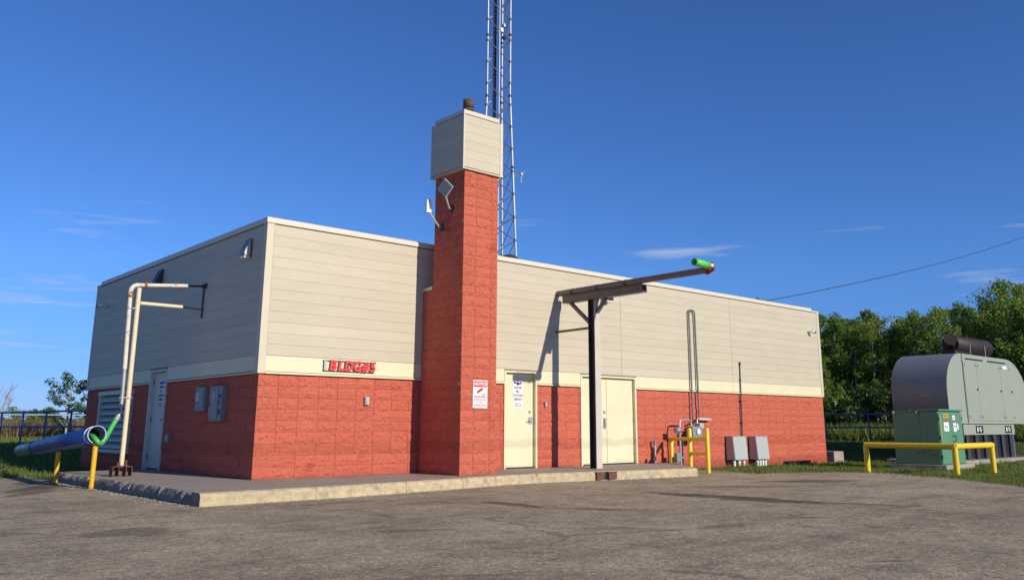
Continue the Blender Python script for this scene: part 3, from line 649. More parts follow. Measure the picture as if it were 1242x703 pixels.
# electrical panels on the shaded wall
t = thing('electrical_panel', (0, 2.37, 1.42), 'smaller grey electrical panel with a white label on the shaded wall', 'electrical panel')
MB().box(-.075, .002, 2.14, 2.60, 1.19, 1.64, b=.006).build('cabinet', 'panelgrey', t)
MB().box(-.088, -.076, 2.18, 2.56, 1.24, 1.60, b=.005).build('door', 'panelgrey', t); MB().box(-.0915, -.0885, 2.40, 2.54, 1.38, 1.54).build('label', 'paper', t)
for i in range(4): MB().box(-.094, -.092, 2.42, 2.52, 1.40 + i * .035, 1.415 + i * .035).build('print_line', 'ink', t)
MB().tube([(-.089, 2.44, 1.35), (-.10, 2.44, 1.35)], .014, 8).build('latch', 'black', t)
t = thing('electrical_panel', (0, 1.55, 1.31), 'taller grey breaker panel nearest the front corner on the shaded wall', 'electrical panel')
MB().box(-.10, .002, 1.27, 1.83, .995, 1.635, b=.006).build('cabinet', 'panelgrey', t)
MB().box(-.114, -.101, 1.42, 1.80, 1.03, 1.60, b=.005).build('door', 'panelgrey', t)
for (y, z, h) in ((1.34, 1.45, .06), (1.35, 1.33, .03), (1.34, 1.16, .10)): MB().box(-.112, -.101, y - .02, y + .02, z - h / 2, z + h / 2).build('breaker_handle', 'black', t)
MB().box(-.118, -.1145, 1.60, 1.63, 1.40, 1.50).box(-.118, -.1145, 1.60, 1.66, 1.39, 1.41).build('label', 'paper', t)
MB().tube([(-.115, 1.77, 1.31), (-.13, 1.77, 1.31)], .014, 8).build('latch', 'black', t)

# ------------------------------------------------------------------ left water fill stand
PX, PY = -1.29, 2.72
t = thing('pipe_stand', (PX, PY, 0), 'cream painted steel post with arm standing in a rusty base by the shaded wall', 'pipe stand')
MB().tube([(PX, PY, .16), (PX, PY, 3.50)], .044, 16).build('post', 'creampipe', t)
MB().tube([(PX, PY, 3.501), (PX, PY, 3.60)], .038, 14).build('post_cap', 'bluegrey', t)
MB().tube([(PX + .045, PY, 3.21), (-.44, PY, 3.21)], .036, 14).build('arm', 'creampipe', t)
MB().tube([(-.439, PY, 3.212), (-.035, PY, 3.19)], .011, 8).build('arm_rod', 'dark', t)
MB().box(-.055, -.034, PY - .03, PY + .03, 3.02, 3.72).build('wall_bracket', 'dark', t)
bs = MB()
for s in (-1, 1):
    x = PX + s * .115; w_ = .058
    bs.box(x - w_, x + w_, PY - .10, PY + .10, .0, .012).box(x - w_, x + w_, PY - .10, PY + .10, .168, .180)
    bs.box(x - w_, x - w_ + .012, PY - .10, PY + .10, .0125, .1675).box(x + w_ - .012, x + w_, PY - .10, PY + .10, .0125, .1675)
bs.box(PX - .12, PX + .10, PY - .085, PY + .085, .181, .195).box(PX - .10, PX - .045, PY - .085, PY + .02, .196, .25).box(PX + .045, PX + .07, PY - .085, PY + .085, .196, .29)
bs.build('base', 'rust', t)
t = thing('fill_pipe', (-1.42, 2.70, 1.2), 'white rust-flecked fill pipe rising beside the cream post and turning into the wall', 'pipe')
rx, ry = -1.425, 2.69
MB().tube([(-1.405, ry, 1.30), (-1.415, ry, 1.95)], .036, 14).build('lower_pipe', 'steel', t)
MB().tube([(-1.415, ry, 1.951), (-1.45, ry, 3.36)], .040, 14).build('riser', 'whitepipe', t)
MB().tube([(-1.45, ry, 3.361)] + [(-1.45 + .13 - .13 * math.cos(R(a)), ry, 3.42 + .13 * math.sin(R(a))) for a in range(0, 91, 15)], .043, 14).build('elbow', 'whitepipe', t)
MB().tube([(-1.319, ry, 3.55), (-.39, ry, 3.635)], .038, 14).build('horizontal_pipe', 'whitepipe', t)
MB().tube([(-.389, ry, 3.635), (-.03, ry, 3.665)], .020, 10).build('wall_pipe', 'dark', t)
for z, xx, r_ in ((3.33, -1.449, .064), (3.10, -1.443, .052), (1.42, -1.407, .050)):
    MB().tube([(xx, ry, z - .018), (xx, ry, z + .018)], r_, 14).build('clamp', 'rustred' if z > 3.2 else 'steel', t)
MB().tube([(-1.21, ry, 3.560), (-1.165, ry, 3.564)], .062, 14).build('clamp', 'rustred', t)
MB().tube([(-1.46, ry - .02, 1.42), (-1.24, ry - .02, 1.42)], .012, 8).build('strap', 'steel', t)
MB().tube([(-1.443, ry, 3.10), (-1.26, ry, 3.10)], .012, 8).build('strap', 'steel', t)
MB().tube([(-.045, PY - .0, 3.664), (-.045, PY - .14, 3.664)], .05, 10).build('wall_valve', 'dark', t)
t = thing('green_hose', (-1.6, 2.5, .8), 'green hose hanging from the fill pipe with its end tucked into the blue pipe', 'hose')
hp = [(-1.50, 2.62, 1.00), (-1.56, 2.58, .90), (-1.64, 2.52, .76), (-1.72, 2.44, .645), (-1.79, 2.37, .60), (-1.85, 2.32, .625), (-1.885, 2.36, .68), (-1.90, 2.48, .72), (-1.90, 2.70, .74)]
def catmull(p, n=5):
    p = [Vector(q) for q in p]; out = []
    for i in range(len(p) - 1):
        a, b, c, d = p[max(i - 1, 0)], p[i], p[i + 1], p[min(i + 2, len(p) - 1)]
        for k in range(n): u = k / n; out.append(.5 * ((2 * b) + (c - a) * u + (2 * a - 5 * b + 4 * c - d) * u * u + (3 * b - a - 3 * c + d) * u ** 3))
    return out + [p[-1]]
MB().tube(catmull(hp), .042, 14).build('hose', 'green_hose', t)
MB().tube([(-1.502, 2.621, 1.003), (-1.455, 2.65, 1.075)], .05, 14).tube([(-1.455, 2.65, 1.075), (-1.437, 2.66, 1.11)], .035, 12).build('coupling', 'steel', t)
MB().tube(catmull([(-1.437, 2.66, 1.11), (-1.40, 2.67, 1.16), (-1.412, 2.68, 1.22), (-1.405, 2.69, 1.30)]), .016, 8).build('chain', 'dark', t)
# blue pipe on yellow posts
t = thing('blue_pipe', (-1.86, 4.5, .6), 'fat blue plastic drain pipe sloping away on two yellow posts', 'pipe')
A = Vector((-1.86, 2.40, .755)); B = Vector((-1.86, 6.55, .465)); dd = (B - A).normalized()
def hollow(a, b, ro, ri, n=28): return MB().ring(a, b - a, ro, ri, (b - a).length, n)
hollow(A, B, .147, .135).build('pipe_body', 'blue_pipe', t)
hollow(A + dd * .03, B - dd * .02, .1345, .129).build('liner', 'darkliner', t)
hollow(B - dd * .3, B + dd * 1.35, .125, .115).build('inner_sleeve', 'teal', t)
hollow(A - dd * .02, A + dd * .025, .156, .1475).build('end_rim', 'white', t); hollow(A + dd * .20, A + dd * .235, .159, .148).build('pipe_band', 'white', t)
hollow(B - dd * .01, B + dd * .04, .160, .127).build('end_rim', 'bluegrey', t)
MB().tube([A + dd * .35 + Vector((-.03, 0, -.13)), B + Vector((-.03, 0, -.10))], .06, 12).build('support_pipe', 'bluegrey', t)
for i, (x, y, zt) in enumerate(((-1.875, 4.70, .41), (-1.855, 2.42, .595))):
    q = thing('yellow_post', (x, y, AZ), ('farther yellow post under the middle of the blue pipe', 'nearer yellow post under the open end of the blue pipe')[i], 'post', 'yellow posts carrying the blue pipe')
    MB().tube([(x, y, AZ - .05), (x, y, zt)], .043, 16).build('pipe_post', 'yellow2', q)
    MB().box(x - .10, x + .10, y - .10, y + .10, AZ - .02, AZ + .012).build('base_plate', 'rust', q)

# ------------------------------------------------------------------ overhead fill arm on the front
QX, QY = 7.33, -1.14
t = thing('beam_support', (QX, QY, 0), 'H-section steel post carrying a short brown beam in front of the double door', 'support post')
p = MB(); p.use('dark').box(QX - .010, QX + .010, QY - .088, QY + .088, .012, 3.70)  # web and rear flange coloured dark to paint in the recess shade
p.use('beige_steel').box(QX - .09, QX + .09, QY - .103, QY - .0885, .012, 3.70); p.use('dark').box(QX - .09, QX + .09, QY + .0885, QY + .103, .012, 3.70)
p.build('post', None, t)
box('base_plate', 'conc', t, QX - .15, QX + .15, QY - .15, QY + .15, 0.001, .011)
b_ = MB(); bx0, bx1 = 7.20, 7.40
b_.box(bx0, bx1, -2.66, -.22, 3.70, 3.715).box(bx0, bx1, -2.66, -.22, 3.855, 3.87).box(bx0 + .03, bx0 + .05, -2.66, -.22, 3.7155, 3.8545).box(bx1 - .02, bx1 - .001, -2.66, -.22, 3.7155, 3.8545)
b_.build('beam', 'brown_steel', t)
def bar(a, b, w, h, m, name, parent):
    a = Vector(a); b = Vector(b); d = (b - a); L_ = d.length; q = d.to_track_quat('X', 'Z').to_matrix()
    mb = MB().box(0, L_, -w / 2, w / 2, -h / 2, h / 2); mb.v = [tuple(q @ Vector(v) + a) for v in mb.v]; return mb.build(name, m, parent)
bar((QX, -.40, 3.70), (QX, -1.04, 3.16), .10, .06, 'brown_steel', 'brace', t)
bar((QX, -1.52, 3.70), (QX, -1.24, 3.40), .10, .05, 'brown_steel', 'brace', t)
bar((7.20, .0, 3.04), (7.26, QY + .1, 3.06), .05, .05, 'brown_steel', 'wall_strut', t)
t = thing('overhead_fill_pipe', (7.25, -.0, 3.93), 'long brown overhead water pipe reaching out from the wall over the lot', 'pipe')
OX, OZ = 7.25, 3.945
MB().tube([(OX, -.03, OZ), (OX, -4.42, OZ)], .068, 18).build('pipe', 'brown_steel', t)
for y in (-.55, -1.35, -2.2):
    MB().tube([(OX, y - .014, OZ), (OX, y + .014, OZ)], .074, 18).box(OX - .085, OX - .065, y - .014, y + .014, OZ - .08, OZ + .0).box(OX + .065, OX + .085, y - .014, y + .014, OZ - .08, OZ + .0).build('saddle_clamp', 'dark', t)
MB().tube([(OX, -.031, OZ), (OX, .0, OZ)], .10, 14).build('wall_flange', 'brown_steel', t)
MB().tube([(OX, -4.34, OZ), (OX, -4.40, OZ)], .098, 16).build('flange', 'rustred', t)
MB().tube([(OX, -4.401, OZ)] + [(OX - .12 + .12 * math.cos(R(a)), -4.42 - .12 * math.sin(R(a)), OZ + .0005 * a) for a in range(0, 91, 15)], .070, 16).build('elbow', 'rustred', t)
MB().tube([(OX - .121, -4.54, OZ + .045), (OX - .20, -4.54, OZ + .045)], .072, 16).build('coupling', 'white', t)
MB().tube([(OX - .215, -4.54, OZ + .045), (OX - .25, -4.54, OZ + .045)], .082, 16).build('hose_clamp', 'steel', t)
for a_ in (35, 145, 215, 325): MB().tube([(OX - .14, -4.54 + .085 * math.cos(R(a_)), OZ + .04 + .085 * math.sin(R(a_))), (OX - .19, -4.54 + .085 * math.cos(R(a_)), OZ + .04 + .085 * math.sin(R(a_)))], .018, 8).build('bolt', 'rust', t)
MB().ring((OX - .24, -4.54, OZ + .045), (-1, -.02, .02), .072, .062, .42).build('hose_sleeve', 'lime', t)
MB().tube([(OX - .45, -4.54, OZ + .045), (OX - .46, -4.54, OZ + .045)], .061, 16).build('hose_bore', 'black', t)
# rusty channels set in the kerb face
t = thing('rusty_channel', (6.74, -1.98, -.1), 'pair of rusty steel channel ends set in the slab edge below the post', 'steel channel')
for a, b in ((6.46, 6.70), (6.76, 7.0)):
    MB().box(a, b, fy((a + b) / 2) - .03, fy((a + b) / 2) + .12, -.165, -.012, b=.004).build('channel', 'rust', t)
MB().box(6.702, 6.758, fy(6.73) - .01, fy(6.73) + .12, -.165, -.012).build('gap_backing', 'black', t)

# ------------------------------------------------------------------ conduits, meter, enclosures
t = thing('vent_pipe_loop', (12.30, 0, 1.1), 'tall narrow inverted U vent pipe on the tan wall above the gas meter', 'vent pipe')
MB().tube([(12.15, -.09, .95), (12.15, -.09, 3.93), (12.17, -.09, 3.98), (12.21, -.09, 4.0), (12.33, -.09, 4.0), (12.37, -.09, 3.98), (12.40, -.09, 3.93), (12.43, -.09, 1.12)], .024, 10).build('pipe', 'dullsteel', t)
MB().tube([(12.32, -.10, 1.09), (12.90, -.10, 1.075)], .036, 12).build('tee', 'beige_steel', t)
t = thing('conduit', (14.45, 0, .6), 'thin dark conduit running up the wall from the left grey enclosure', 'conduit')
MB().tube([(14.42, -.05, .60), (14.47, -.05, 2.62)], .020, 8).build('pipe', 'dark', t); MB().tube([(14.47, -.05, 2.62), (14.47, -.05, 2.70)], .035, 8).build('end_cap', 'dark', t)
for z in (1.0, 1.6, 2.2): MB().box(14.40, 14.50, -.06, .0, z - .012, z + .012).build('strap', 'dark', t)
t = thing('conduit_stub', (10.53, -.12, 0), 'short grey conduit stub standing on the slab near the gas meter', 'conduit')
MB().tube([(10.53, -.12, -.02), (10.53, -.12, .44)], .024, 10).build('pipe', 'ebox', t); MB().tube([(10.53, -.12, .441), (10.53, -.12, .57)], .034, 10).build('head', 'panelgrey', t)
def enclosure(x0, w, label, nleg, z0=.0, z1=.62):
    t = thing('enclosure', (x0 + w / 2, -.17, gz(14, 0)), label, 'electrical enclosure', 'grey enclosures on the red wall')
    pr = [(-.035, z0), (-.035, z1), (-.22, z1), (-.30, z1 - .035), (-.30, z0 + .0), (-.29, z0 - .01)]
    MB().prism([(-.03, z0), (-.03, z1), (-.25, z1), (-.30, z0)], 'x', x0, x0 + w).build('cabinet', 'ebox', t)
    MB().prism([(-.2505, z1 - .004), (-.262, z1 - .004), (-.313, z0 + .01), (-.3005, z0 + .01)], 'x', x0 + .012, x0 + w - .012).build('lid', 'ebox', t)
    MB().box(x0 - .01, x0 + w + .01, -.27, -.02, z1 + .001, z1 + .014).build('rain_hood', 'ebox', t)
    for i in range(nleg):
        x = x0 + .10 + (w - .18) * i / (nleg - 1); MB().tube([(x, -.2, -.30), (x, -.2, z0 - .001)], .042, 12).build('riser', 'white', t)
        MB().tube([(x, -.2, z0 - .09), (x, -.2, z0 - .06)], .050, 12).build('coupling', 'white', t)
    for s in (.1, .9): MB().box(x0 + w * s - .01, x0 + w * s + .01, -.03, 0, z0 + .03, z1 - .03).build('mount', 'steel', t)
enclosure(13.66, .62, 'left grey enclosure on three white risers, with the dark conduit above it', 3)
enclosure(14.76, .58, 'right grey enclosure on four white risers beside the grass', 4, -.01, .61)
# gas meter
t = thing('gas_meter', (11.7, -.35, -.1), 'gas meter set with regulator and pipes behind the yellow guard', 'gas meter')
MB().box(11.62, 12.05, -.48, -.24, .60, .90, b=.05).build('meter_case', 'panelgrey', t); MB().tube([(11.84, -.49, .77), (11.84, -.51, .77)], .075, 16).build('dial', 'white', t)
MB().box(11.95, 12.12, -.46, -.28, .84, .98, b=.01).build('index_box', 'ebox', t)
MB().tube([(12.15, -.20, .95), (12.15, -.20, 1.06), (12.06, -.35, 1.08), (11.97, -.36, 1.08), (11.97, -.36, .90)], .024, 10).build('outlet_pipe', 'steel', t)
MB().tube([(11.70, -.36, .90), (11.70, -.36, 1.04), (11.62, -.36, 1.06), (11.32, -.36, 1.06), (11.25, -.36, 1.03), (11.23, -.36, .80)], .024, 10).build('inlet_pipe', 'steel', t)
MB().tube([(11.23, -.36, .799), (11.24, -.36, .30), (11.24, -.36, -.05)], .028, 10).build('riser', 'steel', t)
MB().tube([(11.05, -.37, .80), (11.20, -.37, .80)], .075, 14).tube([(11.18, -.36, .72), (11.28, -.36, .72)], .04, 12).build('regulator', 'steel', t)
MB().tube([(11.38, -.34, .62), (11.34, -.34, .30), (11.36, -.34, -.08)], .022, 8).build('bypass_pipe', 'dark', t)
MB().box(11.02, 11.16, -.42, -.26, .02, .24, b=.02).tube([(11.0, -.34, .12), (11.36, -.34, .12)], .03, 10).build('shutoff_valve', 'panelgrey', t)
MB().tube([(10.98, -.36, -.1), (10.98, -.36, .16)], .02, 8).build('drip_leg', 'dark', t)
t = thing('meter_guard', (10.9, -1.1, -.18), 'yellow tubular guard rail around the gas meter at the slab end', 'guard rail')
ga, gb, gc = (10.72, -1.07), (10.55, -1.72), (10.99, -.27)
for (x, y), zt in ((ga, .86), (gb, .86), (gc, .62)): MB().tube([(x, y, -.30), (x, y, zt - .03), (x, y, zt)], [.052, .052, .035], 14).build('post', 'yellow', t)
MB().tube([(*ga, .60), (*gb, .62)], .046, 12).build('rail', 'yellow', t); MB().tube([(*ga, .26), (*gb, .27)], .040, 12).build('rail', 'yellow', t)
MB().tube([(*ga, .60), (*gc, .585)], .044, 12).build('rail', 'yellow', t); MB().tube([(11.2, -.75, .60), (*gb, .60)], .03, 10).build('rail', 'yellow', t) if False else None

# ------------------------------------------------------------------ green transformer
GX = .02
TX, TY, TW, TD, TZ, TH = 17.0, -4.46, 1.48, 1.25, -.09, 1.42
t = thing('transformer', (TX + TW / 2, TY + TD / 2, TZ), 'green pad-mounted transformer cabinet behind the yellow rail', 'transformer')
MB().box(TX, TX + TW, TY + .50, TY + TD, TZ, TZ + TH - .06, b=.01).build('tank', 'pad_green', t)
MB().box(TX, TX + TW, TY + .012, TY + .498, TZ, TZ + TH - .03, b=.008).build('cabinet', 'pad_green', t)
for k in range(2):
    a = TX + .012 + k * (TW - .024) / 2
    dd_ = MB().box(a + .004, a + (TW - .024) / 2 - .004, TY - .014, TY + .010, TZ + .015, TZ + TH - .075, b=.005).build('door', 'pad_green', t)
    if k == 0: dL = dd_
    else: dR = dd_
MB().box(TX - .03, TX + TW + .03, TY - .045, TY + .54, TZ + TH - .028, TZ + TH + .02, b=.01).build('hood', 'pad_green', t)
MB().box(TX - .02, TX + TW + .02, TY + .55, TY + TD + .02, TZ + TH - .058, TZ + TH - .02, b=.008).build('tank_lid', 'pad_green', t)
MB().box(TX - .035, TX + .0, TY + .55, TY + 1.20, TZ + .60, TZ + .63).build('side_rib', 'pad_green', t)
for y, z in ((.62, .30), (.42, .33), (.22, .25)): MB().tube([(TX + .0, TY + y, TZ + z), (TX - .03, TY + y, TZ + z)], .018, 8).build('bolt', 'dark', t)
for y in (1.20, .55): MB().box(TX - .05, TX + .03, TY + y - .03, TY + y + .03, TZ + TH - .10, TZ + TH - .02, b=.008).build('lifting_lug', 'ebox', t)
MB().tube([(TX + .3, TY + .9, TZ + TH - .02), (TX + .3, TY + .9, TZ + TH + .04)], .03, 8).build('vent_cap', 'dark', t)
def stick(x0, x1, z0, z1, m, par): return MB().box(x0, x1, TY - .0175, TY - .0145, z0, z1).build('sticker', m, par)
stick(TX + .30, TX + .60, TZ + 1.21, TZ + 1.315, 'orangeink', dL); text('lettering', '30 KV', .08, 'ink', dL, (TX + .45, TY - .0195, TZ + 1.262), FR)
stick(TX + .28, TX + .58, TZ + .86, TZ + 1.14, 'paper', dL); stick(TX + .28, TX + .58, TZ + 1.10, TZ + 1.142, 'signred', dL).location.y -= .002
text('lettering', '\u25CF', .14, 'ink', dL, (TX + .42, TY - .0195, TZ + .97), FR) if False else MB().box(TX + .36, TX + .42, TY - .0195, TY - .0178, TZ + .95, TZ + 1.01).box(TX + .47, TX + .51, TY - .0195, TY - .0178, TZ + .94, TZ + .98).build('sticker_print', 'ink', dL)
stick(TX + .86, TX + 1.02, TZ + 1.16, TZ + 1.28, 'paper', dR); stick(TX + .88, TX + 1.06, TZ + .85, TZ + 1.12, 'paper', dR); stick(TX + .88, TX + 1.06, TZ + 1.085, TZ + 1.122, 'signred', dR).location.y -= .002
MB().box(TX + .94, TX + 1.0, TY - .0195, TY - .0178, TZ + .96, TZ + 1.02).box(TX + .92, TX + .96, TY - .0195, TY - .0178, TZ + 1.19, TZ + 1.24).build('sticker_print', 'ink', dR)
stick(TX + 1.12, TX + 1.20, TZ + .90, TZ + 1.06, 'paper', dR)
for i in range(9): MB().box(TX + .06, TX + .10, TY - .0175, TY - .0145, TZ + .68 + i * .068, TZ + .715 + i * .068).build('sticker_mark', 'orangeink', dL)
MB().tube([(TX + .80, TY - .02, TZ + .74), (TX + .80, TY - .05, TZ + .74), (TX + .92, TY - .05, TZ + .74), (TX + .92, TY - .05, TZ + .60), (TX + .80, TY - .05, TZ + .60), (TX + .80, TY - .02, TZ + .60)], .011, 6).build('handle', 'dark', dR)
for par, xx in ((dL, TX + .02), (dR, TX + TW - .02)):
    for z in (.2, .7, 1.2): MB().tube([(xx, TY - .02, TZ + z - .05), (xx, TY - .02, TZ + z + .05)], .014, 8).build('hinge', 'pad_green', par)
MB().box(TX - .15, TX + TW + .2, TY - .16, TY + TD + .12, -.30, TZ - .003, b=.02).build('transformer_pad', 'pad', None)
tag(bpy.data.objects['transformer_pad'], 'low concrete pad under the green transformer', 'concrete pad')

# yellow rail
t = thing('yellow_rail', (14.06, -6.02, -.2), 'low yellow steel pipe rail on three posts in front of the green transformer', 'guard rail')
ra, rb_, rc = (14.06, -6.02), (16.20, -6.02), (14.06, -3.89); zt = .45
for p_ in (ra, rb_, rc): MB().tube([(*p_, -.35), (*p_, zt)], .066, 16).build('post', 'yellow', t)
MB().tube([(ra[0] - .03, ra[1], zt), (rb_[0] + .03, rb_[1], zt)], .070, 16).build('rail', 'yellow', t)
MB().tube([(ra[0], ra[1] - .03, zt), (rc[0], rc[1] + .03, zt)], .0695, 16).build('rail', 'yellow', t)

# ------------------------------------------------------------------ generator
X0, Y0, GW, GD, Z0 = 20.52, -3.31, 6.55, 1.66, -.10; GS = 1.05
zb, zt = Z0 + 1.03, Z0 + 3.10
t = thing('generator', (X0 + GW / 2, Y0 + GD / 2, Z0), 'large grey-green standby generator with rounded hood on a black fuel base', 'generator')
def gprof(inset=0):
    rl, rr = 1.15 - inset, 1.75 - inset; pr = [(X0 + inset, zb)]
    pr += [(X0 + 1.15 - rl * math.cos(R(a)), zt - 1.15 + rl * math.sin(R(a))) for a in range(0, 91, 6)]
    pr += [(X0 + GW - 1.75 + rr * math.sin(R(a)), zt - 1.75 + rr * math.cos(R(a))) for a in range(0, 76, 6)]
    pr += [(X0 + GW - inset, zb)]
    return pr
pr = gprof(); mb = MB(); n_ = len(pr)
vs = [(x, Y0, z) for x, z in pr] + [(x, Y0 + GD, z) for x, z in pr]
mb.use('gen').add(vs, [tuple(range(n_)), tuple(range(n_, 2 * n_))[::-1]])
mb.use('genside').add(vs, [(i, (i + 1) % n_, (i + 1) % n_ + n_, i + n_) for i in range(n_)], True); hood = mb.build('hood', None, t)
MB().box(X0 + 1.235, X0 + 1.275, Y0 - .006, Y0 + .03, zb, zt - .002).build('panel_seam', 'black', t)
for i, (a, b) in enumerate(((1.31, 2.27), (2.285, 4.14), (4.155, 5.05))):
    dr = MB().box(X0 + a, X0 + b, Y0 - .014, Y0 - .001, zb + .09, zt - .22, b=.006).build('door', 'gen', t)
    for zz in (zb + 1.02,): MB().tube([(X0 + b - .10, Y0 - .014, zz), (X0 + b - .10, Y0 - .030, zz)], .035, 12).build('lock', 'black', dr)
    for zz in (zb + .2, zb + 1.75):
        MB().box(X0 + a + .07, X0 + a + .10, Y0 - .021, Y0 - .0145, zz - .03, zz + .03).build('latch', 'black', dr); MB().box(X0 + b - .10, X0 + b - .07, Y0 - .021, Y0 - .0145, zz - .03, zz + .03).build('latch', 'black', dr)
MB().box(X0 + 1.5, X0 + 2.85, Y0 - .012, Y0 - .001, zt - .16, zt - .12).build('lift_slot', 'black', t); MB().box(X0 + 3.2, X0 + 4.7, Y0 - .012, Y0 - .001, zt - .16, zt - .12).build('lift_slot', 'black', t)
MB().box(X0 + 4.4, X0 + 4.75, Y0 - .0175, Y0 - .0145, zt - .33, zt - .23).build('sticker', 'paper', t)
MB().box(X0 - .004, X0 - .0005, Y0 + .80, Y0 + .98, zb + .80, zb + .84).build('badge', 'signred', t); text('lettering', 'POWER', .07, 'ebox', t, (X0 - .003, Y0 + .62, zb + .82), LR)
MB().box(X0 + 1.0, X0 + 5.0, Y0 + .05, Y0 + GD - .05, zb - .33, zb - .003, b=.01).build('skid_frame', 'gen', t)
for x in (2.15, 4.45):
    MB().box(X0 + x - .26, X0 + x + .26, Y0 + .036, Y0 + .049, zb - .28, zb - .06).build('lift_plate', 'black', t)
    MB().ring((X0 + x, Y0 + .037, zb - .17), (0, -1, 0), .085, .055, .03, 18).tube([(X0 + x, Y0 + .034, zb - .17), (X0 + x, Y0 + .02, zb - .17)], .05, 12).build('lift_eye', 'ebox', t)
    MB().box(X0 + x - .20, X0 + x - .12, Y0 + .030, Y0 + .035, zb - .24, zb - .10).build('lift_label', 'paper', t)
MB().box(X0 + .7, X0 + 5.0, Y0 + .12, Y0 + GD - .12, Z0, zb - .335).build('fuel_base', 'black', t)
for i in range(6):
    a = X0 + 1.15 + i * .68; MB().box(a, a + .25, Y0 + .06, Y0 + .119, Z0 + .0, zb - .34, b=.01).build('base_rib', 'dark', t)
tag(MB().box(X0 - .1, X0 + GW * GS + .3, Y0 - .35, Y0 + GD * GS + .3, -.35, Z0 - .004, b=.02).build('generator_pad', 'pad'), 'long concrete pad under the generator', 'concrete pad')
mz = zt + .40
mf = MB().tube([(X0 + 2.42, Y0 + .75, mz), (X0 + 2.46, Y0 + .75, mz), (X0 + 5.1, Y0 + .75, mz), (X0 + 5.2, Y0 + .75, mz)], [.25, .30, .30, .22], 24).build('muffler', 'muffler', t)
MB().tube([(X0 + 1.95, Y0 + .55, mz + .12), (X0 + 2.15, Y0 + .66, mz + .06), (X0 + 2.45, Y0 + .75, mz)], .15, 16).tube([(X0 + 1.93, Y0 + .54, mz + .125), (X0 + 1.98, Y0 + .57, mz + .11)], .19, 16).build('outlet', 'muffler', mf)
for x in (3.1, 4.3): [MB().box(X0 + x - .02, X0 + x + .02, Y0 + q_, Y0 + q_ + .03, zt - .01, mz + .05).build('muffler_strap', 'steel', t) for q_ in (.42, 1.05)]
MB().box(X0 + 2.2, X0 + 3.3, Y0 + .55, Y0 + .95, zt - .01, mz - .20).build('exhaust_box', 'muffler', t)
MB().tube([(X0 + 4.7, Y0 + .75, zt - .01), (X0 + 4.7, Y0 + .75, mz - .2)], .11, 14).build('inlet_pipe', 'rust', t)
t.location = (X0 + GW / 2 * GS, Y0 + GD / 2 * GS, Z0); t.scale = (GS,) * 3; GW *= GS; GD *= GS

# ------------------------------------------------------------------ railings
def railing(p0, p1, n, label, m, zt=1.07, rr=.026, nrail=2):
    p0 = Vector(p0); p1 = Vector(p1); t = thing('railing', (p0.x, p0.y, gz(p0.x, p0.y)), label, 'railing'); ht = 1.06
    zt_ = max(gz(p0.x, p0.y), gz(p1.x, p1.y)) + ht
    for k, zz in enumerate((zt_, zt_ - .47)[:nrail]): MB().tube([(p0.x, p0.y, zz), (p1.x, p1.y, zz)], rr, 8).build('rail', m, t)
    for i in range(n + 1):
        q = p0.lerp(p1, i / n); MB().tube([(q.x, q.y, gz(q.x, q.y) - .1), (q.x, q.y, zt_ - rr)], rr, 8).build('post', m, t)
# ground there rises to +.30
railing((1.45, 11.4), (-1.95, 32.0), 12, 'dark blue two-bar railing running away along the left bank', 'rail_blue', rr=.030)
railing((7.0, 25.4), (-12.0, 27.6), 9, 'pale blue two-bar railing crossing behind the dark blue one', 'rail_pale', rr=.030)
railing((22.1, 5.2), (25.7, -3.2), 6, 'blue two-bar railing between the building and the trees on the right', 'rail_mid', rr=.030)

# ------------------------------------------------------------------ lattice tower
TC = Vector((16.30, 13.13)); view = Vector((.6383, .7697)); side = Vector((view.y, -view.x))
t = thing('lattice_tower', (TC.x, TC.y, gz(TC.x, TC.y)), 'tall galvanised lattice radio tower rising behind the chimney', 'tower')
def halfw(z): return .505 if z > 15.1 else .505 + (15.1 - z) * .040
def leg(k, z):
    w = halfw(z)
    if k == 0: p = TC - side * w - view * w * .55
    elif k == 1: p = TC + side * w - view * w * .58
    else: p = TC + side * w * .28 + view * w * 1.15
    return (p.x, p.y, z)
ZT = 27
for k in range(3): MB().tube([leg(k, .2), leg(k, 15.1)], .050, 10).tube([leg(k, 15.1), leg(k, ZT)], .044, 10).build('leg', 'tower', t)
br = MB(); br2 = MB(); bayz = [.4 + i * 1.02 for i in range(27)]
for i, z in enumerate(bayz[:-1]):
    z1 = bayz[i + 1]
    br.tube([leg(0, z1), leg(1, z)], .026, 6)
    if z < 14: br.tube([leg(0, z), leg(1, z1)], .024, 6)
    br2.tube([leg(1, z1), leg(2, z)], .022, 6); br2.tube([leg(2, z1), leg(0, z)], .022, 6); br.tube([leg(0, z1 - .05), leg(0, z1 + .05)], .075, 6); br.tube([leg(1, z - .05), leg(1, z + .05)], .075, 6)
    if i % 2: br2.tube([leg(2, z), leg(1, z)], .012, 6)
br.build('front_bracing', 'towerdark', t); br2.build('rear_bracing', 'tower', t)
cb_ = TC - side * .19 - view * .1
for i, dx in enumerate((-.06, -.02, .02, .055)): MB().tube([(cb_.x + dx * side.x, cb_.y + dx * side.y, .2), (cb_.x + dx * side.x, cb_.y + dx * side.y, ZT)], .018, 6).build('feeder_cable', 'cable', t)
ld = MB(); c2 = TC + side * .02 - view * .28
MB().tube([(c2.x, c2.y, .2), (c2.x, c2.y, ZT)], .032, 8).build('climbing_rail', 'tower', t)
for i in range(70):
    z = 3 + i * .34; a = cb_ - side * .10; b = cb_ + side * .09; ld.tube([(a.x, a.y, z), (b.x, b.y, z)], .010, 5)
ld.build('cable_ladder_rungs', 'tower', t)
for z in (6.3, 11.8, 15.1, 18.0, 21.2):
    for k in range(3): p = leg(k, z); MB().tube([(p[0], p[1], p[2] - .05), (p[0], p[1], p[2] + .05)], .075, 8).build('flange', 'dark', t)
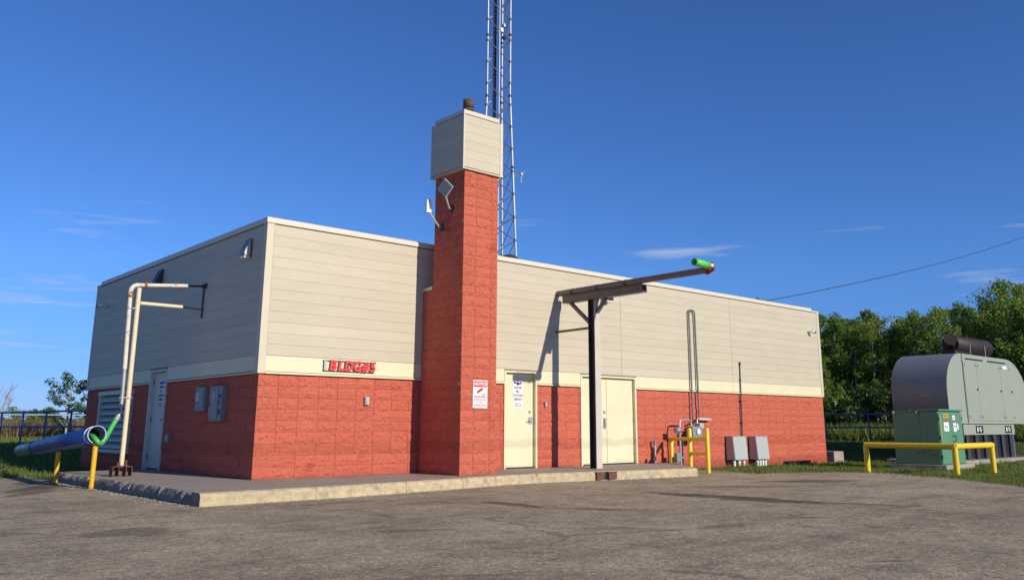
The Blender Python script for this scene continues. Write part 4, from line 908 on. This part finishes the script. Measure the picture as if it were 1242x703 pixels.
q = TC + side * .10 - view * .25
MB().box(q.x - .07, q.x + .07, q.y - .07, q.y + .07, 18.15, 18.36, b=.02).build('beacon', 'white', t); MB().box(q.x + .12, q.x + .28, q.y - .05, q.y + .1, 18.45, 18.62, b=.02).build('junction_box', 'louvre', t)
MB().box(q.x + .08, q.x + .22, q.y - .08, q.y + .06, 17.85, 18.0, b=.02).build('junction_box', 'dark', t)
p = Vector(leg(1, 11.4)); am = p + Vector((side.x * .35, side.y * .35, .06))
MB().tube([p, am], .02, 8).tube([(am.x, am.y, am.z - .35), (am.x, am.y, am.z + .12)], .02, 8).tube([(am.x, am.y, am.z), (am.x + side.x * .18, am.y + side.y * .18, am.z + .16)], .018, 6).box(am.x - .05, am.x + .07, am.y - .05, am.y + .05, am.z - .02, am.z + .1).build('side_antenna', 'tower', t)

# ------------------------------------------------------------------ roof things
t = thing('roof_vent', (8.35, 3.0, 4.46), 'dark mushroom roof vent behind the parapet right of the chimney', 'roof vent')
MB().tube([(8.35, 3, 4.46), (8.35, 3, 5.26)], .16, 18).build('stack', 'steel', t)
MB().tube([(8.35 , 3, 5.22)] + [(8.35, 3, 5.22 + .27 * math.sin(R(a))) for a in range(15, 91, 15)], [.30] + [.30 * max(.05, math.cos(R(a))) for a in range(15, 91, 15)], 20).build('hood', 'dark', t)
t = thing('cable_bracket', (15.8, .1, 4.62), 'small dark insulator bracket on the parapet holding the overhead cable', 'insulator')
MB().tube([(15.78, .08, 4.62), (15.78, .08, 4.70)], .055, 10).build('insulator', 'dark', t); MB().tube([(15.78, .08, 4.66), (16.35, .12, 4.66)], .018, 6).build('arm', 'dark', t)
A = Vector((16.3, .1, 4.67)); B = Vector((58, 3.0, 14.6)); pts = []
for i in range(31): u = i / 30; q = A.lerp(B, u); q.z -= 4 * .45 * u * (1 - u); pts.append(q)
tag(tube('overhead_cable', 'cable', None, pts, .013, 6), 'thin overhead cable running from the parapet up past the trees', 'cable')

# ------------------------------------------------------------------ antennas on the chimney
def panel_ant(wall, tip, size, thick, yaw, pitch, roll, label):
    t = thing('panel_antenna', wall, label, 'antenna'); w = Vector(wall); p = Vector(tip)
    MB().box(w.x - .03, w.x, w.y - .05, w.y + .05, w.z - .07, w.z + .07).build('wall_plate', 'dark', t)
    m1 = w + Vector((-.08, 0, .0)); MB().tube([w, m1, p + Vector((.04, .03, -.12)), p + Vector((.03, .03, 0))], .017, 8).build('arm', 'beige_steel', t)
    rot = Euler((pitch, roll, yaw)).to_matrix(); mb = MB().box(-size[0] / 2, size[0] / 2, -thick / 2, thick / 2, -size[1] / 2, size[1] / 2, b=.006)
    mb.v = [tuple(rot @ Vector(v) + p) for v in mb.v]; mb.build('panel', 'panelgrey' if thick < .04 else 'white', t)
    mb = MB().box(-size[0] / 2 - .006, size[0] / 2 + .006, .5 * thick + .001, thick * .5 + .012, -size[1] / 2 - .006, size[1] / 2 + .006); mb.v = [tuple(rot @ Vector(v) + p) for v in mb.v]; mb.build('panel_rim', 'white', t)
panel_ant((CH0, -.96, 5.19), (3.04, -1.22, 5.50), (.27, .27), .03, R(-68), R(8), R(45), 'diamond mounted grey panel antenna high on the chimney side')
panel_ant((CH0, -.635, 4.86), (2.98, -.78, 5.20), (.10, .27), .05, R(-20), 0, 0, 'narrow upright white antenna lower on the chimney side')

# ------------------------------------------------------------------ vegetation
rng = np.random.default_rng(5)
def quads(cent, size, name, m, up=.3, aspect=1.0):
    n = len(cent); nrm = rng.normal(size=(n, 3)); nrm[:, 2] += up; nrm /= np.linalg.norm(nrm, axis=1)[:, None]
    a = np.cross(nrm, rng.normal(size=(n, 3))); a /= np.linalg.norm(a, axis=1)[:, None] + 1e-9; b = np.cross(nrm, a)
    s = size * rng.uniform(.6, 1.25, (n, 1)) * .5
    V = np.stack([cent - a * s * aspect, cent + b * s * .75, cent + a * s * aspect, cent - b * s * .75], 1).reshape(-1, 3)
    me = bpy.data.meshes.new(name); me.vertices.add(4 * n); me.vertices.foreach_set('co', V.ravel()); me.loops.add(4 * n); me.loops.foreach_set('vertex_index', np.arange(4 * n, dtype=np.int32))
    me.polygons.add(n); me.polygons.foreach_set('loop_start', np.arange(0, 4 * n, 4, dtype=np.int32)); me.polygons.foreach_set('loop_total', np.full(n, 4, dtype=np.int32)); me.update(); me.validate(); me.materials.append(M[m]); return me
def tree_meshes(h, rad, nleaf, leaf, m, seed, low=.12, nlimb=14, ncl=70):
    r = random.Random(seed); mb = MB(); lean = (r.uniform(-.03, .03) * h, r.uniform(-.03, .03) * h)
    tr = [(lean[0] * u * u, lean[1] * u * u, -.2 + (h * .93 + .2) * u) for u in [i / 7 for i in range(8)]]
    rr = [.012 * h + .02 - (.012 * h) * i / 7 for i in range(8)]; mb.tube(tr, rr, 7)
    tips = []
    for i in range(nlimb):
        u = low + .08 + (.85 - low) * i / nlimb; z = h * u; a = r.uniform(0, 6.28); env = rad * (math.sin(math.pi * min(1, (u - low) / (1 - low)) ** .75) ** .6 + .12)
        L_ = env * r.uniform(.6, 1.0); b0 = Vector((lean[0] * u * u, lean[1] * u * u, z)); b1 = b0 + Vector((math.cos(a) * L_, math.sin(a) * L_, L_ * r.uniform(.5, 1.1)))
        mid = b0.lerp(b1, .5) + Vector((0, 0, -.06 * L_)); mb.tube([b0, mid, b1], [.007 * h * (1 - u) + .012, .012, .006], 5, cap=False); tips += [b1, mid, b0.lerp(b1, .75)]
    cents = list(tips)
    while len(cents) < ncl:
        u = low + (1 - low) * r.random() ** .9; env = rad * (max(0, math.sin(math.pi * ((u - low) / (1 - low)) ** .62)) ** .75 + .06); a = r.uniform(0, 6.28); q = env * r.random() ** .45
        cents.append(Vector((math.cos(a) * q + lean[0] * u * u, math.sin(a) * q + lean[1] * u * u, h * u)))
    cents.append(Vector((lean[0], lean[1], h * .97)))
    C_ = np.array([tuple(c) for c in cents]); sz = rng.uniform(.16, .38, len(C_)) * (rad / 1.5)
    idx = rng.integers(0, len(C_), nleaf); d = rng.normal(size=(nleaf, 3)); d /= np.linalg.norm(d, axis=1)[:, None]; d *= (rng.random((nleaf, 1)) ** .5)
    P_ = C_[idx] + d * sz[idx][:, None] * np.array([1.3, 1.3, 1.0])
    return mb, quads(P_, leaf, 'crown', m)
def make_trunk_mesh(mb):
    me = bpy.data.meshes.new('trunk'); me.from_pydata(mb.v, [], mb.f); me.polygons.foreach_set('use_smooth', [True] * len(mb.f)); me.materials.append(M['bark']); return me
def place(tm, cmn, name, loc, sc, rz, label, group, cat='tree'):
    o = thing(name, loc, label, cat, group, rz); o.scale = (sc[0], sc[0], sc[1])
    a = link('trunk', tm, o); b = link('crown', cmn, o); return o
VAR = []
for i in range(6):
    mb, c = tree_meshes(8.0, 1.5 + .12 * (i % 3), 9000, .125, 'leaf' if i % 3 else 'leaf_yel', 50 + i, low=(.06, .20, .12)[i % 3], ncl=130); VAR.append((make_trunk_mesh(mb), c))
BUSH = []
for i in range(3):
    mb, c = tree_meshes(2.2, 1.3, 2600, .13, 'leaf_dark' if i < 2 else 'leaf', 80 + i, low=.0, nlimb=10, ncl=45); BUSH.append((make_trunk_mesh(mb), c))
rt = random.Random(21)
C2 = Vector((cam.location.x, cam.location.y))
def polar(az, dist): return C2.x + dist * math.cos(R(az)), C2.y + dist * math.sin(R(az))
# azimuths (degrees from +x) of the wood: building end about 32, right frame edge about 17
rows = [(46, 24, 0.0, 'front'), (50, 22, .4, 'mid'), (55, 20, .7, 'back')]
for dist, n, off, nm in rows:
    for i in range(n):
        az = 37.5 - (i + off + rt.uniform(-.3, .3)) * (37.5 - 8) / n; d = dist + rt.uniform(-1.5, 1.5)
        x, y = polar(az, d); hh = (5.95 + .95 * smooth((24 - az) / 7) - (.9 if az > 31 else 0)) * d / 48 * rt.uniform(.88, 1.12) / 8.0
        v = VAR[rt.randrange(6)]; z = gz(x, y)
        place(v[0], v[1], 'aspen_tree', (x, y, z), (hh * rt.uniform(.9, 1.2), hh), rt.uniform(0, 6.28), 'slender green aspen in the dense wood behind the generator', 'aspens in the wood on the right')
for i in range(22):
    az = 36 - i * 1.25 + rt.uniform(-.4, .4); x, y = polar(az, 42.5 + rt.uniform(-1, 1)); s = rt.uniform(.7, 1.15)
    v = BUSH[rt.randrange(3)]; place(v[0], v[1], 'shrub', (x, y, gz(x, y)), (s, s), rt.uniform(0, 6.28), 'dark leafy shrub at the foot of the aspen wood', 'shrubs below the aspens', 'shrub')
# left background: low green bushes, a bare tree, a leafy sapling by the wall
for i in range(16):
    az = 66 + i * 1.5 + rt.uniform(-.5, .5); x, y = polar(az, 62 + rt.uniform(-4, 6)); s = rt.uniform(.75, 1.25)
    v = BUSH[rt.choice((0, 2, 2))]; place(v[0], v[1], 'bush', (x, y, gz(x, y)), (s * .9, s * .55), rt.uniform(0, 6.28), 'low green bush in the scrub far beyond the left railings', 'bushes beyond the left railings', 'bush')
mb, c = tree_meshes(3.0, 1.05, 3000, .10, 'leaf_dark', 99, low=.0, ncl=44); place(make_trunk_mesh(mb), c, 'sapling', (5.0, 31.5, .3), (1, .92), .3, 'leafy dark sapling against the sky beside the building corner', None)
mb, c = tree_meshes(3.0, 1.1, 4200, .10, 'leaf_dark', 98, low=.0, ncl=50); place(make_trunk_mesh(mb), c, 'sapling', (6.1, 30.5, .3), (1, .88), 1.3, 'dense dark sapling half hidden by the building corner', None)
mb, c = tree_meshes(2.6, .7, 500, .12, 'leaf', 97, low=.1, ncl=20); place(make_trunk_mesh(mb), c, 'sapling', (1.6, 36.0, .3), (1, .8), .3, 'small pointed green sapling at the far left behind the railing', None)
# bare tree
def bare(loc, h, seed, label):
    r = random.Random(seed); t = thing('bare_tree', loc, label, 'tree'); tk = MB(); bz = MB(); base = Vector(loc)
    tk.tube([base, base + Vector((0, 0, h * .35)), base + Vector((.03, 0, h * .5))], [.05, .04, .03], 6)
    def grow(p, d, L_, rad_, lv):
        q = p + d * L_; bz.tube([p, q], rad_, 5, cap=False, r2=rad_ * .6)
        if lv == 0: return
        for k in range(3):
            nd = (d + Vector((r.uniform(-.55, .55), r.uniform(-.55, .55), r.uniform(-.1, .3)))).normalized(); grow(p + d * L_ * r.uniform(.6, 1), nd, L_ * .68, rad_ * .62, lv - 1)
    for k in range(6):
        a = k * 1.05; grow(base + Vector((0, 0, h * (.3 + .04 * k))), Vector((math.cos(a) * .5, math.sin(a) * .5, 1)).normalized(), h * .27, .022, 3)
    tk.build('trunk', 'bark', t); bz.build('branches', 'bark', t)
bare((4.1, 41.5, .3), 2.9, 4, 'leafless grey tree rising over the scrub behind the left railings')

def blades(name, pts, hgt, wid, m, lean=.35):
    n = len(pts); a = rng.uniform(0, 6.28, n); h = hgt * rng.uniform(.45, 1.25, n); w = wid * rng.uniform(.6, 1.3, n); dx, dy = np.cos(a), np.sin(a); ln = rng.uniform(-1, 1, (n, 2)) * lean
    p = np.asarray(pts); V = np.zeros((n, 3, 3)); V[:, 0] = p; V[:, 1] = p; V[:, 2] = p
    V[:, 0, 0] -= dx * w / 2; V[:, 0, 1] -= dy * w / 2; V[:, 1, 0] += dx * w / 2; V[:, 1, 1] += dy * w / 2
    V[:, 2, 0] += ln[:, 0] * h; V[:, 2, 1] += ln[:, 1] * h; V[:, 2, 2] += h
    me = bpy.data.meshes.new(name); me.vertices.add(3 * n); me.vertices.foreach_set('co', V.ravel()); me.loops.add(3 * n); me.loops.foreach_set('vertex_index', np.arange(3 * n, dtype=np.int32))
    me.polygons.add(n); me.polygons.foreach_set('loop_start', np.arange(0, 3 * n, 3, dtype=np.int32)); me.polygons.foreach_set('loop_total', np.full(n, 3, dtype=np.int32)); me.update(); me.materials.append(M[m]); return link(name, me)
def inpoly(x, y, poly):
    c = False; j = len(poly) - 1
    for i in range(len(poly)):
        xi, yi = poly[i]; xj, yj = poly[j]
        if (yi > y) != (yj > y) and x < (xj - xi) * (y - yi) / (yj - yi) + xi: c = not c
        j = i
    return c
def scatter(x0, x1, y0, y1, n, cond, fade=None):
    out = []
    while len(out) < n:
        x, y = rt.uniform(x0, x1), rt.uniform(y0, y1)
        if cond(x, y): out.append((x, y, gz(x, y) - .01))
    return out
def right_ok(x, y):
    if inpoly(x, y, edge): return False
    if x < 19.03 and y > -.02: return False
    if TX - .12 < x < TX + TW + .17 and TY - .13 < y < TY + TD + .1: return False
    if X0 - .08 < x < X0 + GW + .28 and Y0 - .33 < y < Y0 + GD + .28: return False
    if x < 11.3 - (-y) * .84 and y > -2.4: return False
    return True
near = scatter(9.6, 19.2, -11, 0, 60000, right_ok)
tag(blades('grass', near, .07, .014, 'blade'), 'short sunlit green grass along the wall and lot edge on the right', 'grass', kind='stuff')
far = scatter(19.0, 33, -9, 10, 42000, right_ok)
tag(blades('grass', far, .09, .020, 'blade'), 'rough green grass round the generator and below the right railing', 'grass', kind='stuff')
wd = []
for i in range(150):
    while True:
        x, y = rt.uniform(11, 24), rt.uniform(-10, .0)
        if right_ok(x, y): break
    if rt.random() < .5 and not (abs(x - 17.5) < 2 or abs(x - 20) < 2 or y > -1): continue
    for k in range(26): wd.append((x + rt.gauss(0, .06), y + rt.gauss(0, .06), gz(x, y)))
tag(blades('weeds', wd, .16, .018, 'blade', .5), 'taller weed tufts in the grass near the transformer and wall', 'weeds', kind='stuff')
lft = scatter(-14, 3.0, 7.3, 19, 52000, lambda x, y: not inpoly(x, y, edge) and not (x > -.02 and y < WY + .02) and not (-1.82 < x and y < 5.4))
tag(blades('grass', lft, .12, .022, 'blade'), 'shaded green lawn on the bank left of the building', 'grass', kind='stuff')
lf2 = scatter(-14, 12, 19, 34, 26000, lambda x, y: True)
tag(blades('grass', lf2, .16, .04, 'blade'), 'sunlit rough grass beyond the left railing', 'grass', kind='stuff')
rd = []
for i in range(34000):
    x = rt.uniform(-16, 14); y = rt.uniform(34, 44) ; rd.append((x, y, gz(x, y)))
tag(blades('reed_bed', rd, .95, .045, 'reed', .12), 'dry brown reeds and stems beyond the left railings', 'reeds', kind='stuff')
ug = []
for i in range(30000):
    az = rt.uniform(8, 38); x, y = polar(az, rt.uniform(39, 47)); ug.append((x, y, gz(x, y)))
tag(blades('undergrowth', ug, .7, .07, 'blade', .5), 'dark undergrowth at the foot of the aspen wood', 'undergrowth', kind='stuff')
# far wood behind, one mass
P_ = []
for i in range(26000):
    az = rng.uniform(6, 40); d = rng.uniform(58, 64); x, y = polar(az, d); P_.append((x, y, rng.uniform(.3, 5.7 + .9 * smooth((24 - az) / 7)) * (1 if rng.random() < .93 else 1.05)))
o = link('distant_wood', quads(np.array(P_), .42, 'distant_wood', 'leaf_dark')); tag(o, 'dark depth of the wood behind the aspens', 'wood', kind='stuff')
P_ = []
for i in range(16000):
    az = rng.uniform(44, 105); d = rng.uniform(85, 110); x, y = polar(az, d); P_.append((x, y, .2 + rng.random() ** .8 * (1.5 + .5 * math.sin(az * 2.3) + .3 * math.sin(az * 7))))
o = link('distant_treeline', quads(np.array(P_), .55, 'distant_treeline', 'leaf_dark')); tag(o, 'low distant treeline on the left horizon', 'treeline', kind='stuff')
# small concrete block past the end of the wall
tag(box('concrete_block', 'pad', None, 19.3, 19.9, -.1, .5, -.3, .12, b=.02), 'small pale concrete block in the grass past the right end of the wall', 'concrete block')

mb = MB(); rs = random.Random(31)
def stone(x, y, z, r):
    vs = [(x + r * dx * rs.uniform(.6, 1.2), y + r * dy * rs.uniform(.6, 1.2), z + r * dz * rs.uniform(.5, .9)) for dx, dy, dz in ((1, 0, 0), (-1, 0, 0), (0, 1, 0), (0, -1, 0), (0, 0, 1), (0, 0, -1))]
    mb.add(vs, [(0, 2, 4), (2, 1, 4), (1, 3, 4), (3, 0, 4), (2, 0, 5), (1, 2, 5), (3, 1, 5), (0, 3, 5)])
for i in range(900):
    x = rs.uniform(-1.8, 9.3); stone(x, fy(x) - .02 - abs(rs.gauss(0, .10)), AZ + .003, rs.uniform(.006, .018))
for i in range(700):
    k = rs.randrange(7, 15); a, b = Vector(edge[k]), Vector(edge[k + 1]); q = a.lerp(b, rs.random()); stone(q.x + rs.gauss(0, .14), q.y + rs.gauss(0, .14), AZ + .003, rs.uniform(.006, .02))
for i in range(250):
    stone(-1.84 - abs(rs.gauss(0, .12)), rs.uniform(-2.2, 5.2), AZ + .003, rs.uniform(.006, .02))
for i in range(350): stone(rs.uniform(-5, 9), rs.uniform(-10, -2.8), AZ + .003, rs.uniform(.004, .010))
tag(mb.build('gravel', 'pad'), 'loose gravel and crumbs of concrete along the slab and lot edges', 'gravel', kind='stuff')
